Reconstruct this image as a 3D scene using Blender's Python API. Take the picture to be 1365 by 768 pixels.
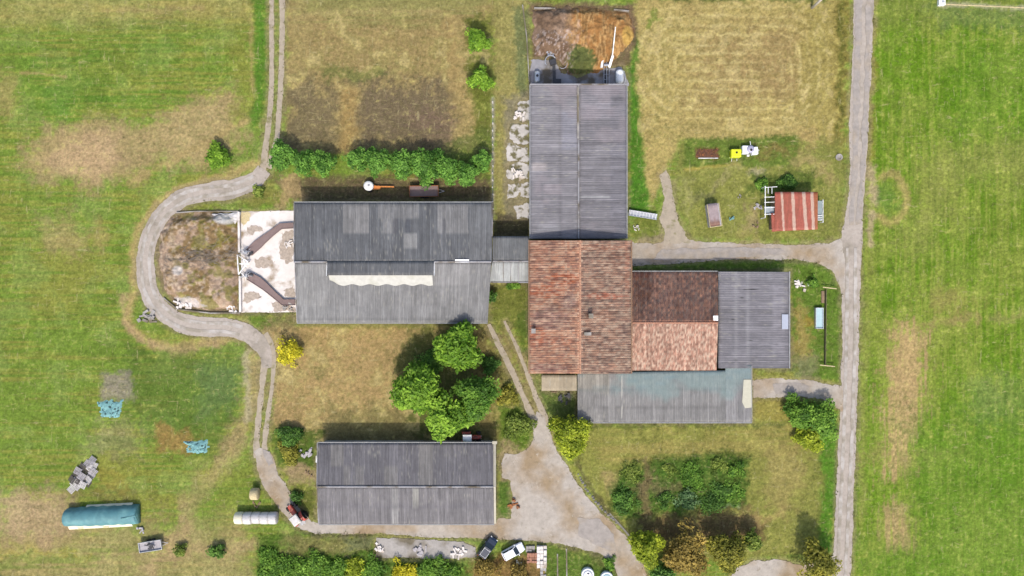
import bpy, bmesh, math, random
import numpy as np
from mathutils import Vector, Matrix, geometry

# ------------------------------------------------------------------ camera, sky, sun, exposure
for o in list(bpy.data.objects): bpy.data.objects.remove(o)
SC = bpy.context.scene
COL = SC.collection
R = math.radians
S, H, CX, CY = 0.13, 122.0, 682.5, 384.0      # metres per survey unit, flying height, survey origin
cam = bpy.data.cameras.new('camera'); camo = bpy.data.objects.new('camera', cam); COL.objects.link(camo)
camo.location = (0, 0, H); camo.rotation_euler = (0, 0, 0)
cam.sensor_width = 36; cam.lens = 36*H/(1365*S); cam.clip_start = 1; cam.clip_end = 6000
SC.camera = camo
SUN_EL = 52.0
w = bpy.data.worlds.new('World'); SC.world = w; w.use_nodes = True
nt = w.node_tree; nt.nodes.clear()
sky = nt.nodes.new('ShaderNodeTexSky'); sky.sky_type = 'NISHITA'; sky.sun_disc = False
sky.sun_elevation = R(SUN_EL); sky.sun_rotation = R(180)
bg = nt.nodes.new('ShaderNodeBackground'); bg.inputs[1].default_value = 0.15; sky.dust_density = 3.0; sky.air_density = 1.0; sky.ozone_density = 0.6
wo = nt.nodes.new('ShaderNodeOutputWorld')
nt.links.new(sky.outputs[0], bg.inputs[0]); nt.links.new(bg.outputs[0], wo.inputs[0])
sl = bpy.data.lights.new('sun', 'SUN'); sl.energy = 2.1; sl.angle = R(1.8); sl.color = (1, 0.94, 0.83)
so = bpy.data.objects.new('sun', sl); COL.objects.link(so)
so.rotation_euler = (R(90-SUN_EL), 0, R(0)); so.location = (0, -60, 90)
SC.view_settings.view_transform = 'Standard'; SC.view_settings.look = 'None'
SC.view_settings.exposure = 0.73; SC.view_settings.gamma = 1

# ------------------------------------------------------------------ helpers
def W(px, py, z=0.0):
    k = S*(H-z)/H
    return Vector(((px-CX)*k, (CY-py)*k, z))
F = 1.9
def lin(c):
    c = np.asarray(c, dtype=float)/255.0
    return np.where(c <= 0.04045, c/12.92, ((c+0.055)/1.055)**2.4)
def A(*c):
    """surface colour from the tone a flat sunlit patch of it shows"""
    return lin(c)/F
_tab = {}
def vnoise(x, y, seed):
    if seed not in _tab: _tab[seed] = np.random.RandomState(seed).rand(256, 256)
    t = _tab[seed]
    xi = np.floor(x).astype(int); yi = np.floor(y).astype(int)
    fx = x-xi; fy = y-yi
    fx = fx*fx*(3-2*fx); fy = fy*fy*(3-2*fy)
    a = t[xi & 255, yi & 255]; b = t[(xi+1) & 255, yi & 255]
    c = t[xi & 255, (yi+1) & 255]; d = t[(xi+1) & 255, (yi+1) & 255]
    return (a*(1-fx)+b*fx)*(1-fy)+(c*(1-fx)+d*fx)*fy
def fbm(x, y, seed, octs=4):
    s = 0; a = 0.5; n = 0
    for i in range(octs):
        s = s+a*vnoise(x*2**i+17.3*i, y*2**i+9.1*i, seed+i); n += a; a *= 0.55
    return s/n
def sstep(a, b, x):
    t = np.clip((x-a)/(b-a), 0, 1); return t*t*(3-2*t)
def sd_poly(X, Y, P):
    d = np.full(X.shape, 1e18); ins = np.zeros(X.shape, bool)
    n = len(P)
    for i in range(n):
        x0, y0 = P[i]; x1, y1 = P[(i+1) % n]
        ex, ey = x1-x0, y1-y0; wx, wy = X-x0, Y-y0
        t = np.clip((wx*ex+wy*ey)/(ex*ex+ey*ey+1e-12), 0, 1)
        d = np.minimum(d, (wx-ex*t)**2+(wy-ey*t)**2)
        c = (y0 > Y) != (y1 > Y)
        ins ^= c & (X < (x1-x0)*(Y-y0)/((y1-y0) if y1 != y0 else 1e-9)+x0)
    d = np.sqrt(d); return np.where(ins, -d, d)
def sd_line(X, Y, P):
    d = np.full(X.shape, 1e18)
    for (x0, y0), (x1, y1) in zip(P[:-1], P[1:]):
        ex, ey = x1-x0, y1-y0; wx, wy = X-x0, Y-y0
        t = np.clip((wx*ex+wy*ey)/(ex*ex+ey*ey+1e-12), 0, 1)
        d = np.minimum(d, (wx-ex*t)**2+(wy-ey*t)**2)
    return np.sqrt(d)
def smooth_pts(P, step=4.0):
    """Catmull-Rom through the points"""
    P = [np.array(p, float) for p in P]; Q = [2*P[0]-P[1]]+P+[2*P[-1]-P[-2]]; out = []
    for i in range(1, len(Q)-2):
        p0, p1, p2, p3 = Q[i-1:i+3]; n = max(1, int(np.linalg.norm(p2-p1)/step))
        for k in range(n):
            t = k/n
            out.append(0.5*(2*p1+(p2-p0)*t+(2*p0-5*p1+4*p2-p3)*t*t+(3*p1-p0-3*p2+p3)*t**3))
    out.append(P[-1]); return out
def ribbon(P, width):
    """outline polygon of a path with given width(s)"""
    C = smooth_pts(P); n = len(C); L = []; Rr = []
    for i, p in enumerate(C):
        d = C[min(i+1, n-1)]-C[max(i-1, 0)]; d = d/(np.linalg.norm(d)+1e-9); nn = np.array((-d[1], d[0]))
        wd = width if not isinstance(width, (list, tuple)) else np.interp(i/(n-1), np.linspace(0, 1, len(width)), width)
        L.append(p+nn*wd/2); Rr.append(p-nn*wd/2)
    return [tuple(q) for q in L]+[tuple(q) for q in reversed(Rr)]

def wloc(o):
    v = Vector((0, 0, 0))
    while o is not None: v = v+o.location; o = o.parent
    return v
def link(o, parent=None):
    COL.objects.link(o)
    if parent is not None: o.parent = parent
    return o
def tag(o, label=None, cat=None, group=None, kind=None):
    if label: o['label'] = label
    if cat: o['category'] = cat
    if group: o['group'] = group
    if kind: o['kind'] = kind
    return o
def thing(name, label, cat, loc=(0, 0, 0), rz=0, group=None):
    o = bpy.data.objects.new(name, None); COL.objects.link(o); o.empty_display_size = 0.3
    o.location = loc; o.rotation_euler = (0, 0, rz)
    return tag(o, label, cat, group)
def np_mesh(name, V, Fc, mat, parent=None, cols=None, smooth=False, nper=4):
    me = bpy.data.meshes.new(name)
    V = np.asarray(V, dtype=np.float32); Fc = np.asarray(Fc, dtype=np.int32)
    me.vertices.add(len(V)); me.vertices.foreach_set('co', V.ravel())
    nf = len(Fc); me.loops.add(nf*nper); me.loops.foreach_set('vertex_index', Fc.ravel())
    me.polygons.add(nf); me.polygons.foreach_set('loop_start', np.arange(0, nf*nper, nper, dtype=np.int32))
    if cols is not None:
        at = me.color_attributes.new('Col', 'FLOAT_COLOR', 'POINT')
        c4 = np.ones((len(V), 4), dtype=np.float32); c4[:, :3] = cols
        at.data.foreach_set('color', c4.ravel())
    me.update(calc_edges=True); me.validate()
    if smooth: me.polygons.foreach_set('use_smooth', np.ones(nf, bool))
    me.materials.append(mat)
    return link(bpy.data.objects.new(name, me), parent)

class MB:
    """collects boxes, tubes and lofts; build() links them as one mesh"""
    def __init__(s): s.v = []; s.f = []
    def add(s, vs, fs):
        b = len(s.v); s.v += [Vector(q) for q in vs]; s.f += [tuple(i+b for i in f) for f in fs]; return s
    def box(s, c, d, rz=0, M=None):
        x, y, z = [q/2 for q in d]; m = Matrix.Rotation(rz, 3, 'Z') if M is None else M
        vs = [Vector(c)+m @ Vector((a*x, b*y, e*z)) for e in (-1, 1) for a, b in ((-1, -1), (1, -1), (1, 1), (-1, 1))]
        return s.add(vs, [(3, 2, 1, 0), (4, 5, 6, 7), (0, 1, 5, 4), (1, 2, 6, 5), (2, 3, 7, 6), (3, 0, 4, 7)])
    def beam(s, p, q, wd, ht):
        p = Vector(p); q = Vector(q); d = q-p; L = d.length; d.normalize()
        up = Vector((0, 0, 1)) if abs(d.z) < .95 else Vector((1, 0, 0))
        y = up.cross(d).normalized(); z = d.cross(y)
        return s.box((p+q)/2, (L, wd, ht), M=Matrix((d, y, z)).transposed())
    def tube(s, p, q, r0, r1=None, n=10, caps=True):
        r1 = r0 if r1 is None else r1
        p = Vector(p); q = Vector(q); d = (q-p).normalized()
        a = d.orthogonal().normalized(); b = d.cross(a); vs = []
        for c, r in ((p, r0), (q, r1)):
            for i in range(n):
                t = 2*math.pi*i/n; vs.append(c+(a*math.cos(t)+b*math.sin(t))*r)
        fs = [(i, (i+1) % n, n+(i+1) % n, n+i) for i in range(n)]
        if caps: fs += [tuple(reversed(range(n))), tuple(range(n, 2*n))]
        return s.add(vs, fs)
    def path(s, P, rs, n=8):
        for i in range(len(P)-1): s.tube(P[i], P[i+1], rs[i], rs[i+1], n)
        return s
    def loft(s, rings, caps=True):
        n = len(rings[0]); vs = [q for r in rings for q in r]; fs = []
        for k in range(len(rings)-1):
            for i in range(n):
                j = (i+1) % n; fs.append((k*n+i, k*n+j, (k+1)*n+j, (k+1)*n+i))
        if caps: fs += [tuple(reversed(range(n))), tuple(range((len(rings)-1)*n, len(rings)*n))]
        return s.add(vs, fs)
    def lathe(s, prof, c=(0, 0, 0), n=24, axis='Z'):
        rings = []
        for r, h in prof:
            ring = []
            for i in range(n):
                t = 2*math.pi*i/n; a, b = r*math.cos(t), r*math.sin(t)
                ring.append(Vector(c)+(Vector((a, b, h)) if axis == 'Z' else Vector((a, h, b)) if axis == 'Y' else Vector((h, a, b))))
            rings.append(ring)
        return s.loft(rings)
    def quad(s, a, b, c, d): return s.add([a, b, c, d], [(0, 1, 2, 3)])
    def build(s, name, mat, parent=None, bevel=0, smooth=False, world=False):
        off = wloc(parent) if (world and parent is not None) else Vector((0, 0, 0))
        me = bpy.data.meshes.new(name); me.from_pydata([tuple(q-off) for q in s.v], [], s.f)
        bm = bmesh.new(); bm.from_mesh(me); bmesh.ops.recalc_face_normals(bm, faces=bm.faces); bm.to_mesh(me); bm.free()
        me.materials.append(mat)
        o = link(bpy.data.objects.new(name, me), parent)
        if smooth:
            for p in me.polygons: p.use_smooth = True
        if bevel:
            b = o.modifiers.new('bevel', 'BEVEL'); b.width = bevel; b.segments = 2; b.limit_method = 'ANGLE'; b.angle_limit = R(35)
            if smooth: b.harden_normals = False
        return o

# ------------------------------------------------------------------ materials
def mat(name, col=None, rough=0.7, metal=0.0, var=0.25, scale=3.0, bump=0.0, attr=False, spec=0.3, bscale=None, dirt=None, dirt_scale=0.6, dirt_lo=.5, dirt_hi=.7, trans=0.0, alpha=None):
    m = bpy.data.materials.new(name); m.use_nodes = True; t = m.node_tree; N = t.nodes; Lk = t.links
    b = N['Principled BSDF']; b.inputs['Roughness'].default_value = rough; b.inputs['Metallic'].default_value = metal
    b.inputs['Specular IOR Level'].default_value = spec
    tc = N.new('ShaderNodeTexCoord')
    if attr:
        a = N.new('ShaderNodeAttribute'); a.attribute_name = 'Col'; src = a.outputs['Color']
    else:
        rgb = N.new('ShaderNodeRGB'); rgb.outputs[0].default_value = (*[float(x) for x in col], 1); src = rgb.outputs[0]
    if dirt is not None:
        dn = N.new('ShaderNodeTexNoise'); dn.inputs['Scale'].default_value = dirt_scale; dn.inputs['Detail'].default_value = 5
        Lk.new(tc.outputs['Object'], dn.inputs['Vector'])
        mr = N.new('ShaderNodeMapRange'); mr.inputs[1].default_value = dirt_lo; mr.inputs[2].default_value = dirt_hi
        Lk.new(dn.outputs[0], mr.inputs[0])
        mx = N.new('ShaderNodeMix'); mx.data_type = 'RGBA'; mx.inputs[7].default_value = (*[float(x) for x in dirt], 1)
        Lk.new(mr.outputs[0], mx.inputs[0]); Lk.new(src, mx.inputs[6]); src = mx.outputs[2]
    if var:
        n1 = N.new('ShaderNodeTexNoise'); n1.inputs['Scale'].default_value = scale; n1.inputs['Detail'].default_value = 6; n1.inputs['Roughness'].default_value = .65
        Lk.new(tc.outputs['Object'], n1.inputs['Vector'])
        mr = N.new('ShaderNodeMapRange'); mr.inputs[1].default_value = .25; mr.inputs[2].default_value = .75
        mr.inputs[3].default_value = 1-var; mr.inputs[4].default_value = 1+var
        Lk.new(n1.outputs[0], mr.inputs[0])
        vm = N.new('ShaderNodeVectorMath'); vm.operation = 'SCALE'
        Lk.new(src, vm.inputs[0]); Lk.new(mr.outputs[0], vm.inputs['Scale']); src = vm.outputs[0]
    Lk.new(src, b.inputs['Base Color'])
    if bump:
        n2 = N.new('ShaderNodeTexNoise'); n2.inputs['Scale'].default_value = bscale or scale*4; n2.inputs['Detail'].default_value = 4
        Lk.new(tc.outputs['Object'], n2.inputs['Vector'])
        bp = N.new('ShaderNodeBump'); bp.inputs['Strength'].default_value = bump; bp.inputs['Distance'].default_value = 0.1
        Lk.new(n2.outputs[0], bp.inputs['Height']); Lk.new(bp.outputs[0], b.inputs['Normal'])
    if trans:
        tr = N.new('ShaderNodeBsdfTranslucent'); Lk.new(src, tr.inputs[0])
        ms = N.new('ShaderNodeMixShader'); ms.inputs[0].default_value = trans
        Lk.new(b.outputs[0], ms.inputs[1]); Lk.new(tr.outputs[0], ms.inputs[2])
        Lk.new(ms.outputs[0], N['Material Output'].inputs[0])
    return m
M = {}
M['ground'] = mat('turf and soil', attr=True, rough=.95, var=.34, scale=2.1, bump=.8, bscale=5, spec=.1)
def flecks(m, col, scale, thr, rad, fac, stretch=(1, 1, 1)):
    """scattered pale or dark flecks (dry stalks, clods) mixed over a material's colour"""
    t = m.node_tree; N = t.nodes; Lk = t.links; b = N['Principled BSDF']; src = b.inputs['Base Color'].links[0].from_socket
    tc = N.new('ShaderNodeTexCoord'); mp = N.new('ShaderNodeMapping'); mp.inputs['Scale'].default_value = stretch; mp.inputs['Location'].default_value = (scale*3.1, thr*50, 0); Lk.new(tc.outputs['Object'], mp.inputs[0])
    v = N.new('ShaderNodeTexNoise'); v.inputs['Scale'].default_value = scale; v.inputs['Detail'].default_value = rad; v.inputs['Roughness'].default_value = .72; v.inputs['Distortion'].default_value = .6; Lk.new(mp.outputs[0], v.inputs['Vector'])
    k2 = N.new('ShaderNodeMapRange'); k2.inputs[1].default_value = thr; k2.inputs[2].default_value = thr+.10; k2.inputs[4].default_value = fac; Lk.new(v.outputs[0], k2.inputs[0])
    mx = N.new('ShaderNodeMix'); mx.data_type = 'RGBA'; mx.inputs[7].default_value = (*[float(q) for q in col], 1)
    Lk.new(k2.outputs[0], mx.inputs[0]); Lk.new(src, mx.inputs[6]); Lk.new(mx.outputs[2], b.inputs['Base Color'])
flecks(M['ground'], A(206, 200, 128), 1.5, .60, 5, .5)
flecks(M['ground'], A(208, 194, 142), 1.3, .60, 4, .5, (.35, 1.6, 1))
flecks(M['ground'], A(206, 194, 142), 1.3, .60, 4, .5, (1.6, .35, 1))
flecks(M['ground'], A(74, 84, 40), 1.2, .585, 5, .5)
M['gravel'] = mat('pale gravel', A(208, 198, 186), rough=.95, var=.22, scale=.9, bump=.25, bscale=9, dirt=A(184, 162, 132), dirt_scale=.13, dirt_lo=.46, dirt_hi=.64, spec=.1)
flecks(M['gravel'], A(150, 136, 110), .9, .59, 6, .6); flecks(M['gravel'], A(230, 220, 206), .8, .58, 6, .55)
M['road'] = mat('worn pale asphalt', A(206, 194, 182), rough=.95, var=.18, scale=1.4, bump=.15, bscale=9, dirt=A(172, 162, 146), dirt_scale=.22, dirt_lo=.5, dirt_hi=.75, spec=.1)
flecks(M['road'], A(150, 140, 122), .45, .60, 7, .55); flecks(M['road'], A(228, 220, 210), .5, .59, 6, .5)
M['asphalt'] = mat('grey asphalt', A(190, 181, 173), rough=.95, var=.22, scale=1.1, bump=.15, dirt=A(195, 180, 160), dirt_scale=.3, dirt_lo=.5, dirt_hi=.7, spec=.1)
M['track'] = mat('dusty wheel track', A(200, 186, 165), rough=.95, var=.2, scale=1.0, bump=.3, dirt=A(150, 145, 100), dirt_scale=.7, dirt_lo=.56, dirt_hi=.72, spec=.1)
M['concrete'] = mat('pale concrete', A(250, 242, 236)*1.16, rough=.9, var=.14, scale=.9, bump=.1, dirt=A(186, 166, 140), dirt_scale=.35, dirt_lo=.54, dirt_hi=.68, spec=.2)
M['concrete_grey'] = mat('grey concrete', A(180, 178, 182), rough=.9, var=.2, scale=.9, bump=.2, dirt=A(130, 120, 105), dirt_scale=.4, dirt_lo=.48, dirt_hi=.62, spec=.2)
M['concrete_dirty'] = mat('dirty slab concrete', A(196, 190, 184), rough=.9, var=.25, scale=.8, bump=.2, dirt=A(140, 130, 110), dirt_scale=.25, dirt_lo=.45, dirt_hi=.6, spec=.2)
M['roof'] = mat('fibre cement sheet', attr=True, rough=.85, var=.12, scale=1.3, bump=.1, spec=.25)
M['tile'] = mat('terracotta tile', attr=True, rough=.85, var=.2, scale=5, bump=.15, spec=.2)
M['heap'] = mat('heap surface', attr=True, rough=.95, var=.35, scale=1.4, bump=.8, bscale=4, spec=.1)
M['leaf'] = mat('leaves', attr=True, rough=.6, var=.0, spec=.25, trans=.4)
M['bark'] = mat('bark', (.09, .065, .045), rough=.95, var=.4, scale=4, bump=.5)
M['plaster'] = mat('weathered plaster', (.42, .38, .32), rough=.9, var=.2, scale=.7, dirt=(.2, .17, .13), dirt_scale=.4)
M['block'] = mat('grey block wall', (.32, .31, .30), rough=.95, var=.25, scale=.8, dirt=(.16, .15, .13), dirt_scale=.4)
M['brick'] = mat('old brick', (.30, .15, .10), rough=.95, var=.35, scale=3, bump=.3)
M['concrete_broken'] = mat('broken mossy concrete', A(232, 226, 220), rough=.9, var=.2, scale=.9, bump=.3, dirt=A(132, 126, 92), dirt_scale=.75, dirt_lo=.47, dirt_hi=.58, spec=.2)
M['rut'] = mat('compacted wheel rut', A(216, 208, 200), rough=.95, var=.2, scale=.8, dirt=A(184, 174, 158), dirt_scale=.5, dirt_lo=.42, dirt_hi=.6, spec=.1)
M['litter'] = mat('straw and dung litter', A(210, 194, 178), rough=.95, var=.35, scale=2.5, bump=.5)
M['wood'] = mat('weathered timber', (.20, .14, .09), rough=.9, var=.35, scale=2.5, bump=.2)
M['wood_grey'] = mat('silvered timber', (.33, .31, .32), rough=.9, var=.3, scale=2.5)
M['pale_wood'] = mat('pale dry timber', (.46, .44, .43), rough=.9, var=.25, scale=2.5)
M['dark_wood'] = mat('dark and gap-shaded timber', (.08, .07, .065), rough=.9, var=.3, scale=2.5)  # dark tone for some decks; on bearers it paints the shade between slats
M['gutter'] = mat('weathered gutter', (.22, .22, .22), rough=.7, var=.3, scale=2)
M['zinc'] = mat('galvanised steel', (.48, .49, .51), rough=.45, metal=.6, var=.2, scale=2)
M['steel'] = mat('dull steel', (.30, .30, .31), rough=.55, metal=.4, var=.3, scale=3)
M['dark'] = mat('black rubber', (.02, .02, .021), rough=.8, var=.3, scale=3)
M['darkmetal'] = mat('dark metal', (.05, .05, .055), rough=.6, metal=.3, var=.3, scale=3)
M['glass'] = mat('dark glass', (.02, .028, .035), rough=.08, var=0, spec=.6)
M['white'] = mat('white paint', (.75, .75, .75), rough=.5, var=.1, scale=2, dirt=(.5, .48, .44), dirt_scale=1.2)
M['whiteplastic'] = mat('white translucent sheet', (.45, .44, .40), rough=.6, var=.14, scale=1.5, dirt=(.4, .39, .33), dirt_scale=.5, trans=.15)
M['carwhite'] = mat('white car paint', (.72, .74, .78), rough=.25, var=.03, scale=2, spec=.5)
M['carnavy'] = mat('navy car paint', (.012, .022, .045), rough=.2, var=.05, scale=2, spec=.55)
M['red'] = mat('faded red paint', (.38, .07, .05), rough=.5, var=.25, scale=3, dirt=(.25, .12, .08), dirt_scale=2)
M['rust'] = mat('rust', (.28, .11, .04), rough=.9, var=.4, scale=3, dirt=(.15, .07, .04), dirt_scale=1.5)
M['orange'] = mat('orange paint', (.55, .20, .05), rough=.6, var=.2, scale=3)
M['yellow'] = mat('yellow plastic', (.55, .58, .02), rough=.45, var=.08, scale=2)
M['teal'] = mat('teal tarpaulin', (.075, .195, .215), rough=.55, var=.2, scale=.8, bump=.4, bscale=2, dirt=(.13, .28, .28), dirt_scale=.5, spec=.4)
M['net'] = mat('turquoise netting', (.14, .29, .29), rough=.7, var=.4, scale=2.5, bump=.9, bscale=3, dirt=(.02, .05, .05), dirt_scale=2.2, dirt_lo=.56, dirt_hi=.62)
M['cream'] = mat('cream canvas', (.60, .56, .42), rough=.8, var=.15, scale=1.5)
M['wrap'] = mat('white bale wrap', (.48, .46, .45), rough=.4, var=.12, scale=2.5, bump=.4, bscale=3, dirt=(.36, .33, .28), dirt_scale=1.5)
M['hay'] = mat('pale hay', (.46, .38, .22), rough=.95, var=.3, scale=4, bump=.6)
M['water'] = mat('trough water', (.34, .46, .48), rough=.25, var=.1, scale=2, spec=.5)
M['belt'] = mat('brown manure belt', A(160, 138, 134), rough=.85, var=.15, scale=1.5, dirt=(.14, .10, .09), dirt_scale=.8, dirt_lo=.55, dirt_hi=.8)
M['stone'] = mat('field stone', (.17, .16, .14), rough=.95, var=.35, scale=3, bump=.3)
M['lamp'] = mat('lamp lens', (.7, .7, .68), rough=.15, var=0, spec=.6)
M['tail'] = mat('tail lens', (.35, .01, .01), rough=.2, var=0, spec=.5)
M['redroof'] = mat('painted roof sheet', attr=True, rough=.55, var=.2, scale=2.2, spec=.3)
# ------------------------------------------------------------------ ground sheet
LOOP = [(352, 226), (340, 240), (312, 252), (275, 256), (240, 266), (214, 289), (199, 320), (194, 352), (199, 388), (214, 412), (240, 430), (272, 436), (305, 437), (329, 444), (345, 457), (354, 472), (356, 490)]
ROADS = {  # name: (material, height, outline in survey units, edge wobble)
 'main_road': ('road', .020, [(1140, -80), (1166, -80), (1165, 0), (1160, 120), (1156, 200), (1151, 262), (1149, 330), (1146, 400), (1143, 520), (1139, 640), (1134, 768), (1130, 860), (1104, 860), (1110, 768), (1115, 640), (1120, 540), (1122, 450), (1122, 395), (1119, 355), (1119, 330), (1124, 302), (1131, 262), (1133, 225), (1132, 160), (1137, 60)], 1.2),
 'farm_lane': ('gravel', .016, [(842, 323), (870, 326), (884, 322), (905, 319), (922, 321), (980, 325), (1060, 326), (1100, 325), (1120, 318), (1126, 345), (1126, 400), (1120, 385), (1110, 362), (1092, 350), (1060, 346), (960, 347), (842, 354)], 1.6),
 'garden_path': ('track', .012, [(881, 234), (888, 226), (894, 246), (899, 275), (905, 300), (916, 316), (922, 324), (884, 328), (884, 312), (880, 290), (886, 268), (884, 250)], 2.2),
 'side_lane': ('gravel', .016, [(1003, 507), (1040, 505), (1085, 506), (1104, 512), (1123, 515), (1123, 548), (1112, 540), (1095, 532), (1050, 528), (1003, 531)], 2.0),
 'yard': ('gravel', .016, [(711, 562), (716, 548), (727, 556), (737, 588), (748, 610), (762, 632), (782, 662), (806, 688), (832, 714), (850, 738), (866, 775), (870, 820), (838, 820), (826, 775), (818, 752), (800, 738), (768, 730), (728, 722), (661, 719), (600, 717), (520, 712), (425, 712), (404, 706), (392, 700), (410, 697), (440, 698), (661, 698), (664, 692), (681, 691), (682, 664), (681, 641), (670, 637), (668, 618), (672, 604), (690, 606), (703, 600), (711, 586)], 1.6),
 'west_track': ('gravel', .016, [(339, 603), (346, 596), (357, 600), (362, 606), (370, 630), (384, 652), (398, 676), (416, 696), (428, 700), (426, 712), (404, 707), (386, 694), (368, 672), (352, 650), (343, 626)], 1.6),
 'loop_road': ('road', .020, ribbon(LOOP, [20, 24, 27, 24, 24, 23, 23, 24, 25, 25, 24, 25, 26, 25, 24, 20, 11]), 1.2),
 'bottom_drive': ('gravel', .016, [(975, 768), (985, 755), (1005, 747), (1040, 746), (1070, 753), (1098, 750), (1116, 730), (1118, 762), (1095, 772), (1060, 800), (975, 800)], 2.0),
}
TRACKS = [ribbon(p, wd) for p, wd in [
 ([(348, 448), (354, 466), (351, 500), (346, 545), (342, 590), (343, 610)], [12, 9, 7, 7, 8, 9]),
 ([(352, 446), (362, 464), (364, 500), (358, 550), (353, 585), (353, 608)], [12, 8, 5, 6, 7, 7]),
 ([(362, -70), (362, 40), (362, 110), (358, 165), (353, 205), (350, 228)], [7, 7, 6, 6, 7, 9]),
 ([(377, -70), (376, 40), (375, 100), (372, 150), (368, 190), (358, 224)], [8, 8, 7, 7, 7, 9]),
 ([(652, 432), (664, 458), (682, 494), (698, 530), (712, 562), (720, 585)], [5, 7, 7, 7, 9, 10]),
 ([(672, 428), (684, 452), (699, 488), (714, 528), (727, 560), (731, 585)], [4, 5, 6, 7, 8, 8]),
]]
SLABS = {
 'concrete_yard': ('concrete', .024, [(321, 282), (394, 281), (397, 416), (322, 417)], .5),
 'slab_strip': ('concrete_dirty', .018, [(502, 717), (560, 719), (618, 722), (634, 730), (636, 743), (600, 745), (502, 742)], 1.2),
 'north_apron': ('concrete_grey', .018, [(707, 80), (741, 79), (747, 98), (770, 103), (790, 98), (806, 93), (830, 88), (838, 114), (707, 116)], 1.5),
}
PATCHY = [[(692, 137), (706, 134), (707, 160), (694, 163), (688, 152)], [(680, 166), (704, 165), (706, 190), (690, 193), (681, 185)], [(675, 190), (690, 196), (703, 196), (704, 215), (678, 214)],
          [(677, 220), (692, 217), (705, 220), (704, 236), (690, 240), (676, 236)], [(676, 244), (691, 243), (690, 266), (677, 265)], [(692, 243), (706, 243), (706, 262), (694, 262)],
          [(683, 275), (706, 268), (706, 292), (690, 292)]]
BUILDINGS = [[(392, 270), (656, 270), (656, 315), (706, 315), (706, 112), (836, 112), (836, 320), (841, 320), (841, 362), (1052, 362), (1052, 491), (1002, 491), (1002, 563), (770, 563), (770, 521), (722, 521), (722, 499), (706, 499), (706, 378), (656, 378), (650, 430), (395, 430)], [(423, 590), (661, 590), (661, 699), (423, 699)]]

STEP = 1.5
gx = np.arange(-95, 1461, STEP); gy = np.arange(-65, 834, STEP)
gx = np.concatenate([[-22000, -6000, -1500, -500, -200], gx, [1560, 1860, 2900, 7400, 23400]])
gy = np.concatenate([[-22000, -6000, -1500, -500, -170], gy, [940, 1270, 2300, 6800, 22800]])
X, Y = np.meshgrid(gx, gy)
nA = fbm(X/90, Y/90, 11, 5); nB = fbm(X/28, Y/28, 21, 5); nC = fbm(X/9, Y/9, 31, 4); nD = fbm(X/3.2, Y/3.2, 41, 3)
nW1 = fbm(X/22, Y/22, 51, 4)-.5+.45*(fbm(X/6, Y/6, 55, 3)-.5); nW2 = fbm(X/22, Y/22, 61, 4)-.5+.45*(fbm(X/6, Y/6, 65, 3)-.5)
hs = fbm(X/70, Y/3.0, 71, 3); vs_ = fbm(X/3.0, Y/70, 81, 3)      # mowing streaks, both ways
rgb = np.zeros(X.shape+(3,)); hgt = np.full(X.shape, .16)
def paint(maskfn, pts, col, op=1.0, feather=8, warp=14, rag=1.0, h=None, noise=None):
    P = np.array(pts, float); m = feather*2+warp+30
    i0, i1 = np.searchsorted(gx, [P[:, 0].min()-m, P[:, 0].max()+m]); j0, j1 = np.searchsorted(gy, [P[:, 1].min()-m, P[:, 1].max()+m])
    if i1 <= i0 or j1 <= j0: return
    sl = np.s_[j0:j1, i0:i1]
    d = maskfn(X[sl]+nW1[sl]*2*warp, Y[sl]+nW2[sl]*2*warp)
    n = (nC[sl]*.55+nD[sl]*.45) if noise is None else noise[sl]
    k = sstep(feather, -feather, d+(n-.5)*feather*4*rag)*np.clip(op*(.72+.56*nD[sl]), 0, 1)
    rgb[sl] = rgb[sl]*(1-k[..., None])+np.asarray(col)*k[..., None]
    if h is not None: hgt[sl] = hgt[sl]*(1-k)+h*k
def poly(pts, *a, **k): paint(lambda x, y: sd_poly(x, y, pts), pts, *a, **k)
def line(pts, wd, *a, **k):
    q = smooth_pts(pts, 12); paint(lambda x, y: sd_line(x, y, q)-wd/2, pts, *a, **k)
def blob(cx, cy, rx, ry, *a, **k):
    pts = [(cx-rx, cy-ry), (cx+rx, cy+ry)]
    paint(lambda x, y: (np.sqrt(((x-cx)/rx)**2+((y-cy)/ry)**2)-1)*min(rx, ry), pts, *a, **k)
GR = A(124, 151, 58); GRV = A(106, 146, 40); OL = A(150, 152, 70); STR = A(192, 168, 112); STRP = A(196, 166, 124); DG = A(92, 120, 50); BR = A(128, 112, 90); VIV = A(86, 140, 40); SAGE = A(136, 156, 80); EAR = A(160, 134, 92)
def mix3(a, b, k): return a[None, None]*(1-k[..., None])+b[None, None]*k[..., None]
base = mix3(GR, OL, sstep(.42, .60, nA*.5+hs*.5)*.85)
base = base*(1-.5*sstep(.5, .66, nB)[..., None])+SAGE*.5*sstep(.5, .66, nB)[..., None]
right = mix3(A(112, 149, 36), A(144, 158, 66), sstep(.40, .62, nA*.4+vs_*.4+nC*.2)*.9)
right = right*(1-.5*sstep(.52, .66, nB)[..., None])+A(138, 152, 66)*.5*sstep(.52, .66, nB)[..., None]
kx = sstep(1120, 1160, X)[..., None]
rgb[:] = base*(1-kx)+right*kx
INF = 3000
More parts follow.
